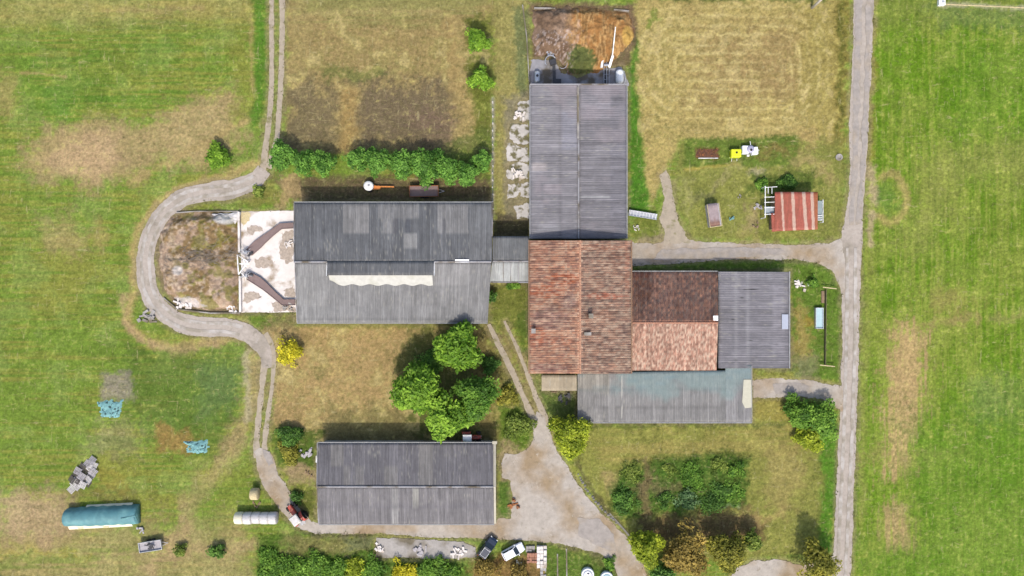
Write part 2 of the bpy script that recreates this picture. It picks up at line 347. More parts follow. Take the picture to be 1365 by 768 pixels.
# --- west meadow
poly([(-200, -100), (345, -100), (335, 30), (-200, 40)], STR, .42, 14, 10, .6, noise=hs)
poly([(-100, 90), (25, 100), (22, 150), (-100, 165)], STR, .55, 12)
poly([(20, 215), (60, 170), (120, 152), (180, 168), (225, 150), (300, 118), (332, 150), (330, 185), (270, 225), (215, 215), (190, 235), (120, 245), (50, 238)], STRP, .72, 16, 18)
poly([(60, 215), (90, 185), (150, 175), (165, 215), (110, 235)], A(204, 172, 134), .6, 10, 12)
line([(320, 60), (330, 110), (326, 150)], 26, OL, .7, 12)
line([(342, -60), (348, 60), (346, 130), (336, 165)], 14, VIV, .75, 5, 5)
line([(335, 20), (337, 120)], 4, STR, .6, 3, 3)
line([(176, 240), (250, 205), (330, 160)], 8, STR, .6, 5, 6)
poly([(55, 290), (100, 285), (115, 330), (85, 345), (60, 325)], STRP, .45, 14, 14)
blob(132, 312, 10, 18, STR, .5, 8)
poly([(60, 120), (150, 100), (150, 140), (70, 160)], VIV, .35, 18)
poly([(40, 90), (230, 30), (230, 110), (60, 150)], VIV, .3, 25, noise=hs)
line([(28, 97), (88, 102)], 3, STR, .7, 2, 3); line([(140, 14), (270, 12)], 5, STR, .6, 4, 3)
line([(345, 218), (300, 236), (255, 250), (215, 268), (188, 300), (178, 345), (180, 385), (172, 410), (180, 440), (215, 462), (262, 458), (322, 446)], 12, STR, .85, 5, 5, h=.08)
line([(162, 395), (168, 430), (196, 458), (240, 468), (290, 458)], 8, STRP, .75, 5, 5)
poly([(182, 404), (198, 425), (225, 445), (205, 450), (180, 430)], GR, .8, 4, 4)
poly([(170, 470), (330, 470), (322, 560), (300, 606), (220, 600), (180, 560)], DG, .62, 14, 14)
poly([(260, 490), (320, 480), (318, 540), (270, 560)], A(110, 134, 84), .5, 12)
poly([(200, 560), (258, 575), (252, 606), (215, 600)], A(186, 140, 88), .6, 8)
line([(332, 440), (338, 500), (330, 560), (300, 612), (262, 660), (248, 700), (200, 760)], 22, STRP, .62, 12, 12)
line([(328, 470), (331, 560)], 9, A(196, 186, 150), .6, 4, 6)
poly([(135, 500), (172, 498), (178, 530), (138, 536)], A(166, 156, 136), .85, 6, 5)
poly([(130, 560), (180, 558), (190, 610), (120, 600)], A(160, 150, 110), .5, 12)
poly([(-10, 665), (60, 655), (98, 668), (100, 705), (60, 725), (10, 712)], A(204, 172, 138), .72, 16, 12)
poly([(60, 700), (330, 690), (340, 840), (-100, 840), (-100, 745)], STRP, .5, 22, 16)
poly([(-100, 745), (220, 732), (230, 745), (-100, 765)], GR, .55, 7, noise=hs); line([(-20, 735), (120, 738)], 5, A(196, 180, 90), .6, 4)
line([(140, 745), (350, 725)], 12, STRP, .5, 8)
blob(145, 655, 40, 9, A(128, 116, 76), .45, 8); blob(150, 640, 22, 12, A(186, 166, 80), .5, 8)  # first blob is the covered stack's shadow, painted into the meadow
poly([(255, 650), (330, 600), (345, 650), (350, 690), (265, 700)], GR, .4, 14)
# --- north-west paddock
poly([(380, -100), (655, -100), (652, 205), (378, 205)], A(172, 150, 100), .92, 8, 6)
poly([(380, -100), (650, -100), (640, 22), (395, 28)], A(154, 152, 90), .75, 9, 8, noise=hs)
poly([(392, -60), (412, -60), (412, 200), (382, 200)], A(178, 160, 105), .5, 8)
line([(405, 26), (430, 17), (560, 16), (600, 24), (612, 60), (618, 110), (648, 165)], 6, A(196, 176, 118), .6, 4, 4)
poly([(380, 118), (400, 108), (450, 118), (452, 198), (379, 198)], A(116, 104, 82), .72, 16, 12, h=.07)
poly([(476, 112), (520, 104), (600, 112), (606, 198), (474, 198)], A(116, 102, 84), .78, 18, 12, h=.07)
poly([(540, 150), (606, 150), (606, 175), (545, 172)], A(140, 112, 100), .4, 10, noise=hs)
poly([(430, 90), (510, 92), (510, 102), (435, 102)], DG, .5, 5)
poly([(457, 118), (474, 118), (474, 200), (454, 200)], A(182, 152, 94), .7, 7, 5)
line([(596, 30), (606, 90), (618, 130), (645, 168)], 18, A(188, 162, 106), .65, 8)
poly([(622, 25), (654, 25), (655, 240), (640, 240), (632, 160), (622, 110)], A(104, 120, 40), .8, 7, 6)
poly([(600, 195), (655, 170), (657, 265), (600, 265)], A(104, 122, 58), .7, 8)  # dark green grass, with the hedge trees' shadow painted in
poly([(360, 236), (658, 236), (658, 272), (390, 272)], A(122, 104, 80), .9, 7, 5, h=.06)  # bare soil, with the long barn's north shadow painted in as dark brown
poly([(325, 244), (362, 232), (380, 262), (345, 282), (322, 276)], A(140, 136, 72), .7, 6)
poly([(372, 238), (402, 236), (402, 268), (374, 276)], A(190, 164, 116), .8, 6)
# --- strip beside the north barn
poly([(658, -100), (706, -100), (706, 318), (658, 318)], A(170, 158, 98), .85, 6, 4)
poly([(684, 10), (704, 10), (706, 125), (690, 125)], A(116, 128, 84), .8, 5, 4)
poly([(672, 130), (706, 120), (706, 295), (672, 295)], A(150, 142, 122), .75, 6, 5, h=.05)
blob(686, 174, 7, 8, A(120, 105, 50), .8, 3); poly([(660, 285), (706, 285), (706, 316), (660, 316)], A(92, 82, 68), .8, 4, 3)  # the dark strip paints the passage roof's shadow onto the ground
line([(657, 130), (657, 300)], 3, A(206, 202, 176), .7, 2, 1.5)
# --- north-east hay field
poly([(846, -8), (1120, -8), (1122, 190), (905, 190), (862, 285), (850, 160), (842, 60)], A(192, 172, 108), .95, 6, 6)
poly([(930, 40), (1070, 40), (1072, 130), (930, 140)], A(170, 142, 98), .6, 24, 14)
poly([(1068, -10), (1128, -10), (1128, 190), (1072, 186)], A(172, 158, 88), .7, 12)
sl = np.s_[np.searchsorted(gy, -30):np.searchsorted(gy, 200), np.searchsorted(gx, 840):np.searchsorted(gx, 1130)]
xx, yy = X[sl]+nW1[sl]*9, Y[sl]+nW2[sl]*9
qx = np.abs(xx-972)-70; qy = np.abs(yy-90)-18
dd = np.hypot(np.maximum(qx, 0), np.maximum(qy, 0))+np.minimum(np.maximum(qx, qy), 0)
rows = np.clip(np.cos(dd/12.5*2*math.pi)*1.8-.7, 0, 1)*sstep(75, 55, dd)*(.5+.5*sstep(.42, .6, nB[sl]))
k = (rows*.5*sstep(.30, .44, nC[sl]))[..., None]; rgb[sl] = rgb[sl]*(1-k)+A(236, 218, 150)*k
rows2 = np.clip(np.cos(dd/12.5*2*math.pi+2.6)*1.8-.9, 0, 1)*sstep(75, 55, dd)*.4*sstep(.4, .6, nC[sl])
k = rows2[..., None]; rgb[sl] = rgb[sl]*(1-k)+A(150, 136, 76)*k
poly([(880, -60), (1100, -60), (1100, 4), (930, 1), (880, 4)], A(110, 124, 58), .85, 5, 4)
poly([(868, 12), (884, 24), (866, 34)], GR, .7, 4)
poly([(838, 112), (846, 40), (852, 55), (846, 110), (852, 160), (858, 225), (868, 272), (862, 286), (838, 290)], A(86, 138, 42), .95, 4, 4, h=.25)
line([(1124, -60), (1122, 60), (1118, 190)], 14, A(150, 136, 70), .85, 6, 5, h=.3)
line([(1122, -60), (1120, 120), (1116, 200)], 5, A(104, 110, 46), .8, 4, 6, h=.3)
# --- garden plot
poly([(905, 188), (1126, 188), (1128, 322), (920, 322), (900, 280)], A(146, 148, 76), .9, 8, 8)
poly([(912, 186), (1062, 182), (1062, 222), (912, 222)], A(106, 130, 52), .92, 3, 2, h=.28)
poly([(926, 198), (958, 198), (958, 212), (926, 212)], A(122, 88, 62), .8, 3, 2)
blob(1028, 203, 20, 8, A(158, 128, 82), .6, 6); blob(1076, 186, 12, 14, A(196, 168, 112), .6, 6)
line([(914, 226), (950, 222), (985, 219)], 3, A(196, 176, 90), .7, 2, 2)
line([(985, 218), (950, 248), (930, 268)], 8, A(170, 160, 110), .6, 5)
blob(1011, 229, 12, 6, A(198, 184, 150), .7, 5); line([(1060, 212), (1095, 222), (1104, 238)], 14, A(190, 166, 114), .6, 7)
poly([(1000, 230), (1085, 230), (1088, 256), (1000, 260)], A(88, 112, 44), .75, 6, h=.3)  # tall grass darkened with the red shed's cast shadow in its colour
poly([(925, 255), (945, 255), (945, 272), (925, 272)], A(84, 98, 50), .5, 6)
blob(1006, 290, 12, 16, A(176, 156, 116), .7, 6); poly([(985, 300), (1005, 300), (1006, 318), (988, 318)], A(178, 164, 100), .5, 6)
line([(914, 240), (918, 300)], 8, A(186, 180, 120), .5, 5)
poly([(838, 288), (884, 286), (884, 322), (842, 326)], A(128, 138, 62), .85, 5)
poly([(843, 318), (880, 318), (880, 330), (843, 345)], A(176, 158, 128), .8, 6)
# --- east island and lane verge
poly([(842, 346), (1060, 344), (1094, 348), (1112, 368), (1122, 400), (1122, 508), (1054, 505), (1052, 362), (842, 362)], A(104, 134, 48), .95, 3, 3, h=.22)
poly([(1056, 405), (1076, 405), (1080, 430), (1078, 480), (1058, 478)], A(186, 160, 96), .75, 8)
poly([(1056, 470), (1085, 470), (1080, 508), (1054, 508)], A(146, 144, 104), .7, 8); blob(1084, 430, 8, 8, A(180, 140, 70), .6, 5)
poly([(1004, 492), (1060, 492), (1060, 506), (1004, 506)], A(150, 150, 70), .7, 4)
poly([(1003, 530), (1058, 528), (1050, 562), (1003, 563)], A(172, 160, 84), .85, 6)
line([(1136, 410), (1128, 600), (1122, 760)], 36, A(112, 138, 50), .5, 5)
poly([(1086, 570), (1118, 568), (1116, 640), (1110, 740), (1090, 735), (1086, 650)], A(92, 142, 40), .9, 6, 6, h=.28)
# --- right field
line([(1166, -60), (1160, 150), (1158, 220)], 9, A(164, 156, 70), .8, 5, 5, h=.2)
line([(1160, 228), (1158, 330), (1152, 480), (1146, 700)], 8, A(160, 162, 84), .65, 6, 6)
line([(1160, 225), (1162, 255), (1166, 270)], 12, A(200, 180, 140), .85, 5, 4); line([(1161, 285), (1160, 325)], 9, A(200, 180, 140), .8, 4, 4)
q = [(1185+22*math.cos(t), 264+33*math.sin(t)) for t in np.linspace(-2.2, 2.2, 14)]
line(q, 9, A(186, 170, 104), .85, 4, 3); blob(1180, 264, 14, 20, A(104, 140, 56), .7, 6)
poly([(1182, 480), (1190, 440), (1206, 425), (1232, 450), (1240, 490), (1228, 540), (1214, 580), (1208, 638), (1178, 640), (1178, 560)], A(200, 172, 120), .95, 12, 12, rag=2.2, noise=vs_*.5+nC*.25+nD*.25)
poly([(1176, 672), (1208, 672), (1210, 728), (1178, 728)], A(192, 166, 116), .85, 10, 10, rag=2.2, noise=vs_*.5+nC*.25+nD*.25)
line([(1200, 432), (1250, 432), (1300, 424)], 10, A(190, 164, 112), .55, 8); line([(1330, 425), (1400, 420)], 12, A(180, 160, 110), .4, 8)
blob(1270, 400, 30, 14, A(186, 160, 104), .45, 16); blob(1210, 610, 60, 8, A(176, 158, 100), .4, 10)
poly([(1240, 200), (1330, 178), (1400, 190), (1400, 240), (1280, 250), (1230, 330), (1200, 330)], A(156, 158, 84), .6, 26, 20)
poly([(1300, 510), (1380, 500), (1380, 560), (1310, 570)], A(130, 156, 78), .5, 22); blob(1310, 530, 30, 26, A(130, 152, 84), .3, 18)
poly([(1270, 60), (1420, 40), (1420, 170), (1270, 170)], A(100, 148, 34), .5, 30)
poly([(1160, -60), (1420, -60), (1420, 24), (1160, 34)], A(124, 138, 62), .55, 12)
poly([(1230, 8), (1420, 12), (1420, 40), (1260, 34)], A(116, 140, 84), .45, 12); line([(1254, 7), (1310, 8), (1420, 14)], 5, A(206, 200, 160), .75, 3, 2)
poly([(1200, 560), (1420, 560), (1420, 840), (1140, 840), (1150, 730), (1220, 720)], A(104, 148, 46), .45, 30)
# --- middle paddock and the trees' plot
poly([(345, 432), (650, 432), (652, 592), (420, 592), (362, 575), (366, 470)], A(188, 160, 108), .95, 6, 6, h=.1)
poly([(350, 420), (400, 415), (400, 440), (375, 445), (352, 436)], A(140, 128, 86), .8, 6); poly([(322, 418), (365, 418), (350, 440), (335, 440)], A(108, 134, 50), .9, 4)
line([(400, 432), (640, 434)], 6, A(128, 138, 56), .8, 4, 3)
poly([(440, 540), (560, 545), (660, 575), (660, 592), (420, 592)], A(136, 128, 80), .75, 12); blob(430, 492, 14, 10, A(130, 132, 76), .5, 8)  # first patch paints the soft shadow of lower barn and trees
poly([(548, 440), (652, 436), (658, 590), (560, 586), (530, 540), (528, 490)], A(92, 104, 50), .85, 9, 8)  # green under the trees, their broad shadow painted into it
poly([(365, 565), (430, 575), (424, 612), (424, 622), (368, 622)], A(92, 116, 46), .9, 6, 6, h=.25); poly([(372, 620), (424, 620), (424, 644), (386, 648)], A(178, 154, 118), .85, 6)
poly([(384, 650), (424, 646), (424, 694), (408, 694)], A(112, 118, 56), .85, 5, 4)
poly([(632, 440), (656, 440), (690, 520), (706, 560), (690, 600), (640, 590), (636, 520)], A(140, 122, 76), .7, 8)
poly([(662, 540), (708, 545), (714, 585), (700, 602), (664, 600)], A(96, 128, 40), .85, 8, 6, h=.28)
poly([(662, 588), (682, 586), (690, 612), (676, 640), (664, 640)], A(178, 154, 118), .8, 5); poly([(662, 640), (680, 640), (682, 692), (662, 694)], A(96, 130, 52), .9, 3, 2)
line([(660, 440), (720, 570)], 9, A(160, 140, 96), .7, 4); line([(675, 440), (735, 590)], 16, A(158, 140, 92), .75, 5)
poly([(651, 378), (706, 378), (706, 440), (660, 440)], A(126, 132, 62), .9, 4, 3); poly([(692, 430), (706, 420), (708, 500), (722, 520), (706, 510)], A(96, 120, 48), .8, 4)
poly([(722, 520), (770, 520), (772, 565), (745, 580), (738, 560)], A(96, 110, 56), .85, 5); blob(753, 534, 12, 10, A(90, 86, 84), .8, 4)
for (x0, y0, x1, y1) in ((380, 0, 655, 110), (366, 434, 560, 575), (850, 0, 1110, 185)):
    sl = np.s_[np.searchsorted(gy, y0):np.searchsorted(gy, y1), np.searchsorted(gx, x0):np.searchsorted(gx, x1)]
    k = (sstep(.48, .64, nB[sl]*.6+nC[sl]*.4)*(.5 if x0 < 800 else .25))[..., None]; rgb[sl] = rgb[sl]*(1-k)+A(150, 148, 82)*k
    k = (sstep(.55, .66, nC[sl]*.5+nB[sl]*.5)*.5)[..., None]; rgb[sl] = rgb[sl]*(1-k)+A(204, 182, 128)*k
# --- orchard garden
poly([(770, 566), (1088, 562), (1096, 640), (1088, 735), (1000, 745), (880, 740), (852, 720), (800, 672), (770, 622), (760, 590)], A(150, 150, 76), .92, 6, 6)
line([(770, 568), (1050, 567)], 5, A(104, 116, 56), .8, 3, 2)
poly([(790, 590), (1040, 578), (1060, 600), (800, 610)], A(180, 160, 96), .5, 14, noise=hs)
poly([(806, 632), (826, 625), (826, 660), (812, 668)], A(196, 168, 118), .6, 6)
poly([(828, 618), (960, 608), (994, 612), (996, 672), (960, 684), (870, 690), (820, 690), (812, 660)], A(80, 116, 42), .9, 8, 8, h=.55)
poly([(858, 604), (868, 604), (872, 690), (856, 690)], A(140, 122, 84), .8, 5); poly([(850, 640), (900, 642), (904, 656), (850, 660)], A(132, 116, 84), .6, 6)
poly([(850, 690), (1000, 678), (1020, 690), (1010, 728), (870, 728)], A(126, 102, 72), .85, 9, 8, h=.08)
line([(940, 678), (982, 676)], 3, A(150, 176, 130), .5, 2); line([(1005, 690), (1040, 680)], 14, A(196, 170, 110), .6, 8)
poly([(1020, 600), (1060, 590), (1075, 640), (1050, 700), (1030, 690)], A(178, 160, 100), .6, 12)
line([(768, 618), (800, 668), (850, 724)], 7, A(110, 104, 66), .8, 3, 3)
# --- south edge
poly([(345, 712), (500, 712), (502, 745), (640, 748), (735, 728), (735, 840), (345, 840)], A(92, 122, 44), .92, 6, 5, h=.45)
poly([(380, 712), (502, 712), (502, 734), (380, 736)], A(150, 142, 88), .8, 6); poly([(455, 714), (500, 714), (500, 732), (458, 732)], A(110, 118, 84), .7, 4)
poly([(630, 742), (730, 735), (732, 840), (620, 840)], A(160, 122, 80), .8, 8)
poly([(720, 724), (800, 740), (826, 760), (832, 840), (728, 840)], A(98, 124, 48), .92, 5, 3, h=.25)
poly([(735, 722), (800, 732), (822, 752), (800, 750)], A(110, 104, 66), .5, 4)
# --- heap aprons
poly([(215, 280), (320, 280), (320, 420), (235, 415), (208, 370), (206, 320)], A(150, 128, 104), .9, 4, 4, h=.06)
poly([(706, 5), (845, 5), (850, 50), (838, 90), (708, 100)], A(128, 104, 84), .9, 4, 4, h=.06)
# dusty margins and hard surfaces
hard = np.full(X.shape, 1e6)
def mark(pts):
    global hard
    P = np.array(pts, float); i0, i1 = np.searchsorted(gx, [P[:, 0].min()-20, P[:, 0].max()+20]); j0, j1 = np.searchsorted(gy, [P[:, 1].min()-20, P[:, 1].max()+20])
    s = np.s_[j0:j1, i0:i1]; hard[s] = np.minimum(hard[s], sd_poly(X[s], Y[s], pts))
for nm, (mt, z, pts, wob) in {**ROADS, **SLABS}.items(): mark(pts)
for pts in TRACKS+PATCHY+BUILDINGS: mark(pts)
k = (sstep(7, 0, hard+(nC-.5)*10)*.55)[..., None]; rgb[:] = rgb*(1-k)+A(172, 158, 118)*k
# fine colour grain: straw flecks, dark clumps
k = (sstep(.60, .82, nD*.6+nC*.4)*.45)[..., None]; rgb[:] = rgb*(1-k)+A(190, 182, 104)*k
kl = ((X < 350) & (Y > 235))*.7+((X < 350) & (Y <= 235))*1.0
kl = kl*(.35+.9*sstep(.4, .6, nA))
rgb *= (1+kl*(hs-.5)*.26)[..., None]; rgb *= (1+(X > 1160)*(vs_-.5)*.30)[..., None]
g = (.56+.88*(nD*.5+fbm(X/1.6, Y/1.6, 131, 2)*.5))*(.78+.44*nC)*(.86+.28*nB); rgb *= g[..., None]
inframe = (X > -100) & (X < 1470) & (Y > -70) & (Y < 838)
gz = (hgt*(nC*.5+fbm(X/2.2, Y/2.2, 141, 3)*.9)-.02)*sstep(0, 4, hard)
gz = np.where(hard < 1.5, -.02, gz); gz = np.where(inframe, gz, 0)
k_ = S
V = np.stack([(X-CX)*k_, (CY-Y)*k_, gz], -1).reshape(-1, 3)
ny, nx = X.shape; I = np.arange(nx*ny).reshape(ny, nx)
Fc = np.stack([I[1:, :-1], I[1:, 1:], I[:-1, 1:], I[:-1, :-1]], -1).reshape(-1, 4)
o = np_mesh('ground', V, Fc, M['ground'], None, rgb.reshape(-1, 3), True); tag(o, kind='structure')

def sheet(name, pts, z, mt, wob, seed=0, zw=0):
    """flat sheet with a ragged rim"""
    P = [np.array(p, float) for p in pts]; out = []
    for i in range(len(P)):
        a, b = P[i], P[(i+1) % len(P)]; n = max(1, int(np.linalg.norm(b-a)/2.0)); d = (b-a)/(np.linalg.norm(b-a)+1e-9); nn = np.array((-d[1], d[0]))
        for k in range(n):
            q = a+(b-a)*k/n
            wv = ((fbm(np.array([q[0]/14.0]), np.array([q[1]/14.0]), 300+seed, 2)[0]-.5)*2.6+(fbm(np.array([q[0]/3.0]), np.array([q[1]/3.0]), 330+seed, 2)[0]-.5)*1.6)*wob
            out.append(q+nn*wv)
    v3 = [Vector(((p[0]-CX)*S, (CY-p[1])*S, z)) for p in out]
    tris = geometry.tessellate_polygon([v3])
    m = MB(); m.add(v3, [tuple(t) for t in tris]); return m
for i, (nm, (mt, z, pts, wob)) in enumerate({**ROADS, **SLABS}.items()):
    tag(sheet(nm, pts, .014+.004*i, mt, wob, i).build(nm, M[mt]), kind='structure')
mb = MB()
for i, t in enumerate(TRACKS):
    q = sheet('t', t, .004+.0015*i, 'track', .8, 40+i); mb.add(q.v, q.f)
tag(mb.build('wheel_tracks', M['track']), kind='structure')
mb = MB()
for i, t in enumerate(PATCHY):
    q = sheet('t', t, .010+.001*i, 'concrete', 3.0, 60+i); mb.add(q.v, q.f)
tag(mb.build('broken_concrete', M['concrete_broken']), kind='structure')
for i, pts in enumerate([[(374, 308), (392, 306), (392, 348), (384, 352), (375, 345)], [(340, 345), (356, 342), (368, 350), (350, 358), (340, 356)], [(326, 390), (344, 392), (350, 396), (334, 404), (325, 402)], [(376, 386), (392, 380), (393, 394), (380, 396)], [(362, 404), (394, 406), (396, 415), (366, 415)], [(322, 284), (336, 284), (332, 294), (323, 304)], [(330, 305), (348, 300), (350, 306), (334, 311)]]):
    o = sheet('t', pts, .066+.002*i, 'litter', 3.5, 80+i).build('straw_litter', M['litter' if i != 5 else 'hay']); tag(o, kind='structure')
mb = MB()
for sd_ in (-5.5, 5.5):
    C = smooth_pts(LOOP[1:-3], 4); off = []
    for i, c in enumerate(C):
        d = C[min(i+1, len(C)-1)]-C[max(i-1, 0)]; d = d/np.linalg.norm(d); off.append(c+np.array((-d[1], d[0]))*sd_)
    q = sheet('t', ribbon(off[::4], 4.5), .072, 'rut', .7, 120+int(sd_)); mb.add(q.v, q.f)
    q = sheet('t', ribbon([(1134.5+sd_, 330), (1134+sd_, 450), (1130+sd_, 580), (1125+sd_, 690), (1121+sd_, 775)], 4.5), .074, 'rut', .7, 130+int(sd_)); mb.add(q.v, q.f)
tag(mb.build('wheel_ruts', M['rut']), kind='structure')
def on_hard(px, py):
    i = np.clip(np.searchsorted(gx, px), 0, nx-1); j = np.clip(np.searchsorted(gy, py), 0, ny-1); return hard[j, i], rgb[j, i], hgt[j, i]

# strips of darker asphalt laid on the north part of the main road, and patches in the lane
for pts, mt, z in [([(1142, -80), (1150, -80), (1146, 120), (1143, 230), (1137, 300), (1131, 300), (1135, 225), (1137, 130)], 'asphalt', .062), ([(1157, -80), (1163, -80), (1158, 120), (1154, 200), (1150, 250), (1147, 300), (1141, 300), (1146, 240), (1151, 130)], 'asphalt', .062),
                   ([(880, 333), (960, 330), (1040, 331), (1050, 340), (960, 345), (870, 347)], 'asphalt', .062), ([(1030, 513), (1060, 510), (1082, 515), (1075, 524), (1035, 524)], 'asphalt', .062),
                   ([(770, 690), (800, 692), (818, 712), (822, 735), (795, 728), (772, 715)], 'asphalt', .062), ([(350, 600), (360, 602), (366, 618), (358, 622)], 'asphalt', .062)]:
    tag(sheet('p', pts, z, mt, 1.6, int(pts[0][0])).build('asphalt_patch', M[mt]), kind='structure')

# ------------------------------------------------------------------ roofs and buildings
def to_px(V): k = S*(H-V[:, 2])/H; return V[:, 0]/k+CX, CY-V[:, 1]/k
def roof(name, parent, mt, A_, B_, C_, D_, pitch, amp, colf, tile=0, thick=.07, spu=6, dv=.5, seed=0):
    """corrugated or pantiled slope: A->B is the ridge, D->C the eave"""
    A_, B_, C_, D_ = [np.array(p, float) for p in (A_, B_, C_, D_)]
    Lu = np.linalg.norm(B_-A_); Lv = np.linalg.norm(D_-A_)
    nu = max(2, int(round(Lu/pitch)))*spu+1
    if tile:
        nt_ = max(2, int(round(Lv/tile))); vv = np.sort(np.concatenate([np.arange(nt_)/nt_, (np.arange(nt_)+.97)/nt_]))
    else: vv = np.linspace(0, 1, max(2, int(Lv/dv))+1)
    uu = np.linspace(0, 1, nu); U, Vv = np.meshgrid(uu, vv)
    P = (A_*(1-U[..., None])+B_*U[..., None])*(1-Vv[..., None])+(D_*(1-U[..., None])+C_*U[..., None])*Vv[..., None]
    n = np.cross(B_-A_, D_-A_); n /= np.linalg.norm(n); n *= np.sign(n[2])
    ph = U*Lu/pitch
    if tile:
        row = np.floor(Vv*nt_+1e-6); fr = Vv*nt_-row
        jit = vnoise(np.floor(ph)+.0, row, 900+seed)*.02
        off = amp*(np.abs(np.sin(ph*math.pi))-.5)+fr*.03+jit
    else: off = amp*np.cos(ph*2*math.pi)+.035*(fbm(U*Lu/3, Vv*Lv/3, 950+seed, 3)-.5)
    P = P+off[..., None]*n
    flat = P.reshape(-1, 3); px, py = to_px(flat)
    c = colf((U*Lu).ravel(), (Vv*Lv).ravel(), px, py, seed)
    nvv, nuu = U.shape; I = np.arange(nvv*nuu).reshape(nvv, nuu)
    Fc = np.stack([I[1:, :-1], I[1:, 1:], I[:-1, 1:], I[:-1, :-1]], -1).reshape(-1, 4)
    ring = np.concatenate([I[0, :], I[1:, -1], I[-1, -2::-1], I[-2:0:-1, 0]])
    low = flat[ring]-n*(thick+amp); b = len(flat)
    j = np.arange(len(ring)); j2 = (j+1) % len(ring)
    sk = np.stack([ring[j], ring[j2], b+j2, b+j], -1)
    V = np.concatenate([flat, low]); cc = np.concatenate([c, c[ring]*.8])
    return np_mesh(name, V-np.array(wloc(parent)), np.concatenate([Fc, sk]), M[mt], parent, cc)
def rnd(i, j, seed): return np.random.RandomState(seed).rand(64, 64)[i.astype(int) % 64, j.astype(int) % 64]
def inrect(px, py, r): return (px > r[0]) & (px < r[2]) & (py > r[1]) & (py < r[3])
def cement(base, patches=(), streak=.14, sheet_w=.9, sheet_l=2.4, rows=True, stain=None):
    """weathered fibre-cement: rib streaks, each sheet its own tone, lap lines, replaced sheets"""
    base = np.array(base)
    def f(u, v, px, py, seed):
        si = np.floor(u/sheet_w); sj = np.floor(v/sheet_l)
        t = 1+(rnd(si, sj, 500+seed)-.5)*.17+(rnd(si, sj*0, 600+seed)-.5)*.10
        t *= 1+.9*streak*(2*fbm(u/.20, v/6, 700+seed, 2)-1)+.12*(2*fbm(u/2.5, v/2.5, 720+seed, 4)-1)
        rib = np.floor(u/.155); rr_ = rnd(rib, rib*0+7, 660+seed); seg = vnoise(rib*3.7+.5, v/1.6, 665+seed)
        t *= 1+.20*((rr_ > .72) & (seg > .56))-.12*((rr_ < .22) & (seg > .5))+.10*(rnd(rib, np.floor(v/.5), 668+seed)-.5)
        t *= 1-.16*(np.mod(v, sheet_l) < .13)+.20*((np.mod(u, sheet_w) < .09) & (rnd(si, sj, 640+seed) > .62))
        c = base[None]*t[:, None]
        lich = sstep(.64, .74, fbm(u/.28, v/.4, 740+seed, 3)*.7+fbm(u/3, v/3, 760+seed, 3)*.3)[:, None]*.5
        c = c*(1-lich)+A(188, 184, 172)*lich
        for q in patches:
            m = inrect(px, py, q[0])[:, None]*q[2]; c = c*(1-m)+np.array(q[1])*t[:, None]*m
        if stain is not None: c = stain(c, u, v, px, py, seed)
        return c
    return f
def tiles(base, alt, dark, lich, patches=(), pitch=.3, tile=.4, wear=.5, worm=0):
    cs = [np.array(q) for q in (base, alt, dark, lich)]
    def f(u, v, px, py, seed):
        si = np.floor(u/pitch); sj = np.floor(v/tile+1e-5)
        r1 = rnd(si, sj, 520+seed); r2 = rnd(si+31, sj+7, 530+seed); big = fbm(u/2.6, v/2.6, 540+seed, 4)
        k = sstep(.3, .7, big*.65+r1*.35)[:, None]; c = cs[0]*(1-k)+cs[1]*k
        k = sstep(.60, .80, r2*.75+fbm(u/1.2, v/1.2, 550+seed, 3)*.35)[:, None]*.5; c = c*(1-k)+cs[2]*k
        for q in patches:
            d = ((px-q[0])/q[2])**2+((py-q[1])/q[3])**2
            k = (sstep(1.3, .5, d+(big-.5)*1.5)*q[5])[:, None]; c = c*(1-k)+np.array(q[4])*(.7+.6*r1)[:, None]*k
        k = (sstep(.58, .70, r1*.5+fbm(u/.4, v/.9, 560+seed, 3)*.55)*wear*1.3)[:, None]; c = c*(1-k)+cs[3]*k
        if worm:
            wn = fbm(u/.24, v/.34, 575+seed, 2); k = (sstep(.56, .68, wn)*worm)[:, None]; c = c*(1-k)+cs[3]*.8*k
            k = (sstep(.44, .35, wn)*worm)[:, None]; c = c*(1-k)+cs[2]*.95*k
        else:
            wn = fbm(u/.21, v/1.1, 576+seed, 2); k = (sstep(.55, .68, wn)*.45)[:, None]; c = c*(1-k)+cs[3]*.92*k
            k = (sstep(.43, .30, wn)*.6)[:, None]; c = c*(1-k)+cs[2]*.8*k
        return c*1.06*((.86+.26*rnd(si+11, sj+3, 570+seed))*(.70+.60*(.5*rnd(si+5, sj*0+2, 580+seed)+.5*fbm(si*.9, v/1.6, 590+seed, 2))))[:, None]
    return f
def px4(x0, y0, z0, x1, y1, z1, x2, y2, z2, x3, y3, z3): return W(x0, y0, z0), W(x1, y1, z1), W(x2, y2, z2), W(x3, y3, z3)
def cap(name, parent, p, q, mt, r=.16, n=10):
    m = MB(); m.tube(p, q, r, r, n); return m.build(name, M[mt], parent, world=True)
def wall_ring(parent, pts, tops, mt='plaster', name='wall', th=.25):
    """walls along world-plan points; tops gives the height at each point"""
    m = MB(); n = len(pts)
    for i in range(n):
        a, b = Vector(pts[i]), Vector(pts[(i+1) % n]); a.z = b.z = 0
        d = (b-a).normalized(); nn = Vector((-d.y, d.x, 0))*th
        za, zb = tops[i], tops[(i+1) % n]
        ins = d*.003
        vs = [a+ins, b-ins, b-ins+nn, a+ins+nn]; v8 = vs+[vs[0]+Vector((0, 0, za)), vs[1]+Vector((0, 0, zb)), vs[2]+Vector((0, 0, zb)), vs[3]+Vector((0, 0, za))]
        m.add(v8, [(3, 2, 1, 0), (4, 5, 6, 7), (0, 1, 5, 4), (1, 2, 6, 5), (2, 3, 7, 6), (3, 0, 4, 7)])
    return m.build(name, M[mt], parent, world=True)
